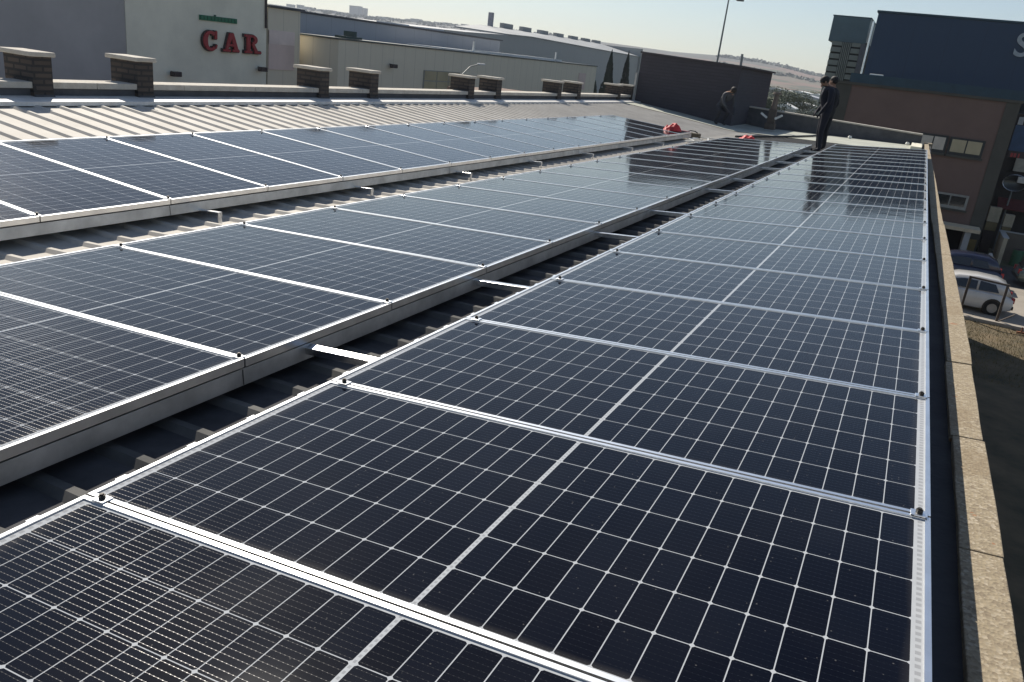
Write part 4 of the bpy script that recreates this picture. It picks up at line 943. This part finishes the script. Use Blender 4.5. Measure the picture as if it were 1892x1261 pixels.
def person(loc, rz, pose, top, legs, label, hair=True, scale=1.0):
    o = empty('person', loc, label, 'person'); o.rotation_euler.z = rz; o.scale = (scale,) * 3
    # +x is the way the figure faces; +y its left
    P = dict(pelvis=(0, 0, .95, (.15, .12)), waist=(.0, 0, 1.08, (.13, .10)), chest=(.02, 0, 1.30, (.175, .125)), shoulder=(.02, 0, 1.44, (.11, .09)), neck=(.045, 0, 1.52, .055),
             hl=(0, .095, .90, .095), kl=(.03, .11, .50, .062), al=(-.02, .12, .10, .045), tl=(.13, .14, .045, .04),
             hr=(0, -.095, .90, .095), kr=(.03, -.11, .50, .062), ar=(-.02, -.12, .10, .045), tr=(.13, -.14, .045, .04),
             sl=(0.01, .19, 1.42, .062), el=(.02, .26, 1.15, .048), wl=(.12, .27, .93, .033), sr=(0.01, -.19, 1.42, .062), er=(.02, -.26, 1.15, .048), wr=(.12, -.27, .93, .033))
    head = [.10, 0, 1.64]
    for k_, v_ in pose.items():
        if k_ == 'head': head = list(v_)
        else: P[k_] = (*v_, P[k_][3])
    E = [('pelvis', 'waist'), ('waist', 'chest'), ('chest', 'shoulder'), ('shoulder', 'neck'), ('pelvis', 'hl'), ('hl', 'kl'), ('kl', 'al'), ('al', 'tl'), ('pelvis', 'hr'), ('hr', 'kr'), ('kr', 'ar'), ('ar', 'tr'),
         ('shoulder', 'sl'), ('sl', 'el'), ('el', 'wl'), ('shoulder', 'sr'), ('sr', 'er'), ('er', 'wr')]
    # hands: palm + five fingers as chains of the same surface
    for s, wn_, en_ in (('l', 'wl', 'el'), ('r', 'wr', 'er')):
        W_ = Vector(P[wn_][:3]); d = (W_ - Vector(P[en_][:3])).normalized(); side = d.cross(Vector((0, 0, 1)))
        side = side.normalized() if side.length > .1 else Vector((0, 1, 0)); nrm = side.cross(d)
        pm = W_ + d * .07; P['p' + s] = (*pm, .034); E.append((wn_, 'p' + s))
        for f in range(4):
            off = (f - 1.5) * .02; l = [.062, .075, .07, .052][f]
            a = pm + d * .035 + side * off; b_ = a + d * l * .6; c_ = b_ + (d * .6 - nrm * .8).normalized() * l * .5
            for nm, q, rr in (('a', a, .010), ('b', b_, .0095), ('c', c_, .008)): P['f%s%d%s' % (s, f, nm)] = (*q, rr)
            E += [('p' + s, 'f%s%da' % (s, f)), ('f%s%da' % (s, f), 'f%s%db' % (s, f)), ('f%s%db' % (s, f), 'f%s%dc' % (s, f))]
        a = pm - d * .01 + side * .042; b_ = a + (d + side * .3).normalized() * .045
        P['t%sa' % s] = (*a, .012); P['t%sb' % s] = (*b_, .010); E += [('p' + s, 't%sa' % s), ('t%sa' % s, 't%sb' % s)]
    # head grown from the neck as one surface
    hv = Vector(head); nk = Vector(P['neck'][:3]); up = (hv - nk).normalized()
    P['jaw'] = (*(nk + (hv - nk) * .55 + Vector((.02, 0, 0))), (.062, .07)); P['head'] = (*hv, (.082, .098)); P['crown'] = (*(hv + up * .075), (.06, .07))
    E += [('neck', 'jaw'), ('jaw', 'head'), ('head', 'crown')]
    bd = skin_body(P, E, cloth_mat('clothes', top, legs, P['pelvis'][2] - .02, neck=P['neck'][2] + .0), o)
    def ball(c, r, n=10):
        b = MB(); R_ = []
        for i in range(1, n):
            ph = math.pi * i / n; R_.append([(c[0] + r[0] * math.sin(ph) * math.cos(t * math.pi / 6), c[1] + r[1] * math.sin(ph) * math.sin(t * math.pi / 6), c[2] + r[2] * math.cos(ph)) for t in range(12)])
        b.loft(R_); return b
    f = Vector((1, 0, 0)) - up * up.x; f.normalize()
    def raw(b, name, m):
        me = bpy.data.meshes.new(name); me.from_pydata([Vector(v) for v in b.v], [], b.f); me.materials.append(m)
        for q in me.polygons: q.use_smooth = True
        x = bpy.data.objects.new(name, me); COL.objects.link(x); x.parent = o; return x
    raw(ball(hv - f * .018 + up * .035, (.105, .093, .105)), 'hair', HAIR)
    for s in (-1, 1):
        raw(ball(hv + f * .088 + Vector((0, s * .033, 0)) + up * .0, (.011, .013, .009), 6), 'eye', BOLT)
        raw(ball(hv + Vector((0, s * .09, 0)) - up * .01, (.022, .012, .032), 6), 'ear', HANDM)
    raw(ball(hv + f * .10 - up * .03, (.020, .016, .026), 6), 'nose', HANDM)
    raw(ball(hv + f * .092 - up * .065, (.010, .028, .007), 6), 'mouth', mat('lips', (.25, .09, .07), .6))
    return o
NAVYC = (.012, .013, .024); 
pa = G(-.27, 19.6, rz_(-.3) + .0)
person((pa.x, pa.y, pa.z - .01), rad(195), dict(head=(.17, 0, 1.58), wl=(.13, .22, .95), wr=(.15, -.2, .96), chest=(.05, 0, 1.30), shoulder=(.07, 0, 1.43), neck=(.10, 0, 1.50)), NAVYC, (.018, .017, .026),
       'front person in dark navy workwear, facing left between the panel rows', scale=1.02)
pb = G(-.36, 20.6, rz_(-.36))
person((pb.x + .06, pb.y, pb.z - .01), rad(160), dict(head=(.06, 0, 1.65), wl=(.16, .24, .98), er=(-.02, -.30, 1.14)), (.014, .014, .018), (.016, .016, .02),
       'second person in black workwear, mostly hidden behind the first', scale=1.0)
pc = Vector((-3.95, 25.6, 0)); pc.z = G(-3.9, 25.6, rz_(-3.9)).z
person((pc.x, pc.y, pc.z), rad(-40), dict(pelvis=(-.16, 0, .62), waist=(-.04, 0, .74), chest=(.12, 0, .88), shoulder=(.21, 0, .98), neck=(.28, 0, 1.03), head=(.37, 0, 1.08), hl=(-.14, .10, .58), hr=(-.14, -.10, .58), kl=(.16, .15, .42), kr=(.10, -.15, .44),
       al=(-.05, .13, .10), ar=(-.08, -.13, .10), tl=(.10, .15, .04), tr=(.07, -.15, .04), sl=(.19, .18, .95), sr=(.19, -.18, .95), el=(.28, .22, .70), er=(.28, -.22, .70), wl=(.42, .12, .52), wr=(.42, -.12, .52)), (.06, .065, .075), (.03, .032, .04),
       'person in a dark grey top crouching in the shade before the dark brick wall')

# ================================================================== HAZE
b = MB(); b.box(-2760, 2765, -2765, 2760, -9, 135)
hm = bpy.data.materials.new('haze_air'); hm.use_nodes = True; N = hm.node_tree.nodes; L = hm.node_tree.links
N.remove(N['Principled BSDF']); pv = N.new('ShaderNodeVolumePrincipled'); pv.inputs['Density'].default_value = .00018; pv.inputs['Color'].default_value = (.80, .86, .95, 1); pv.inputs['Anisotropy'].default_value = .2
L.new(pv.outputs[0], N['Material Output'].inputs['Volume'])
tag(b.build('haze', hm), 'thin bluish haze over the valley', 'haze', kind='stuff')
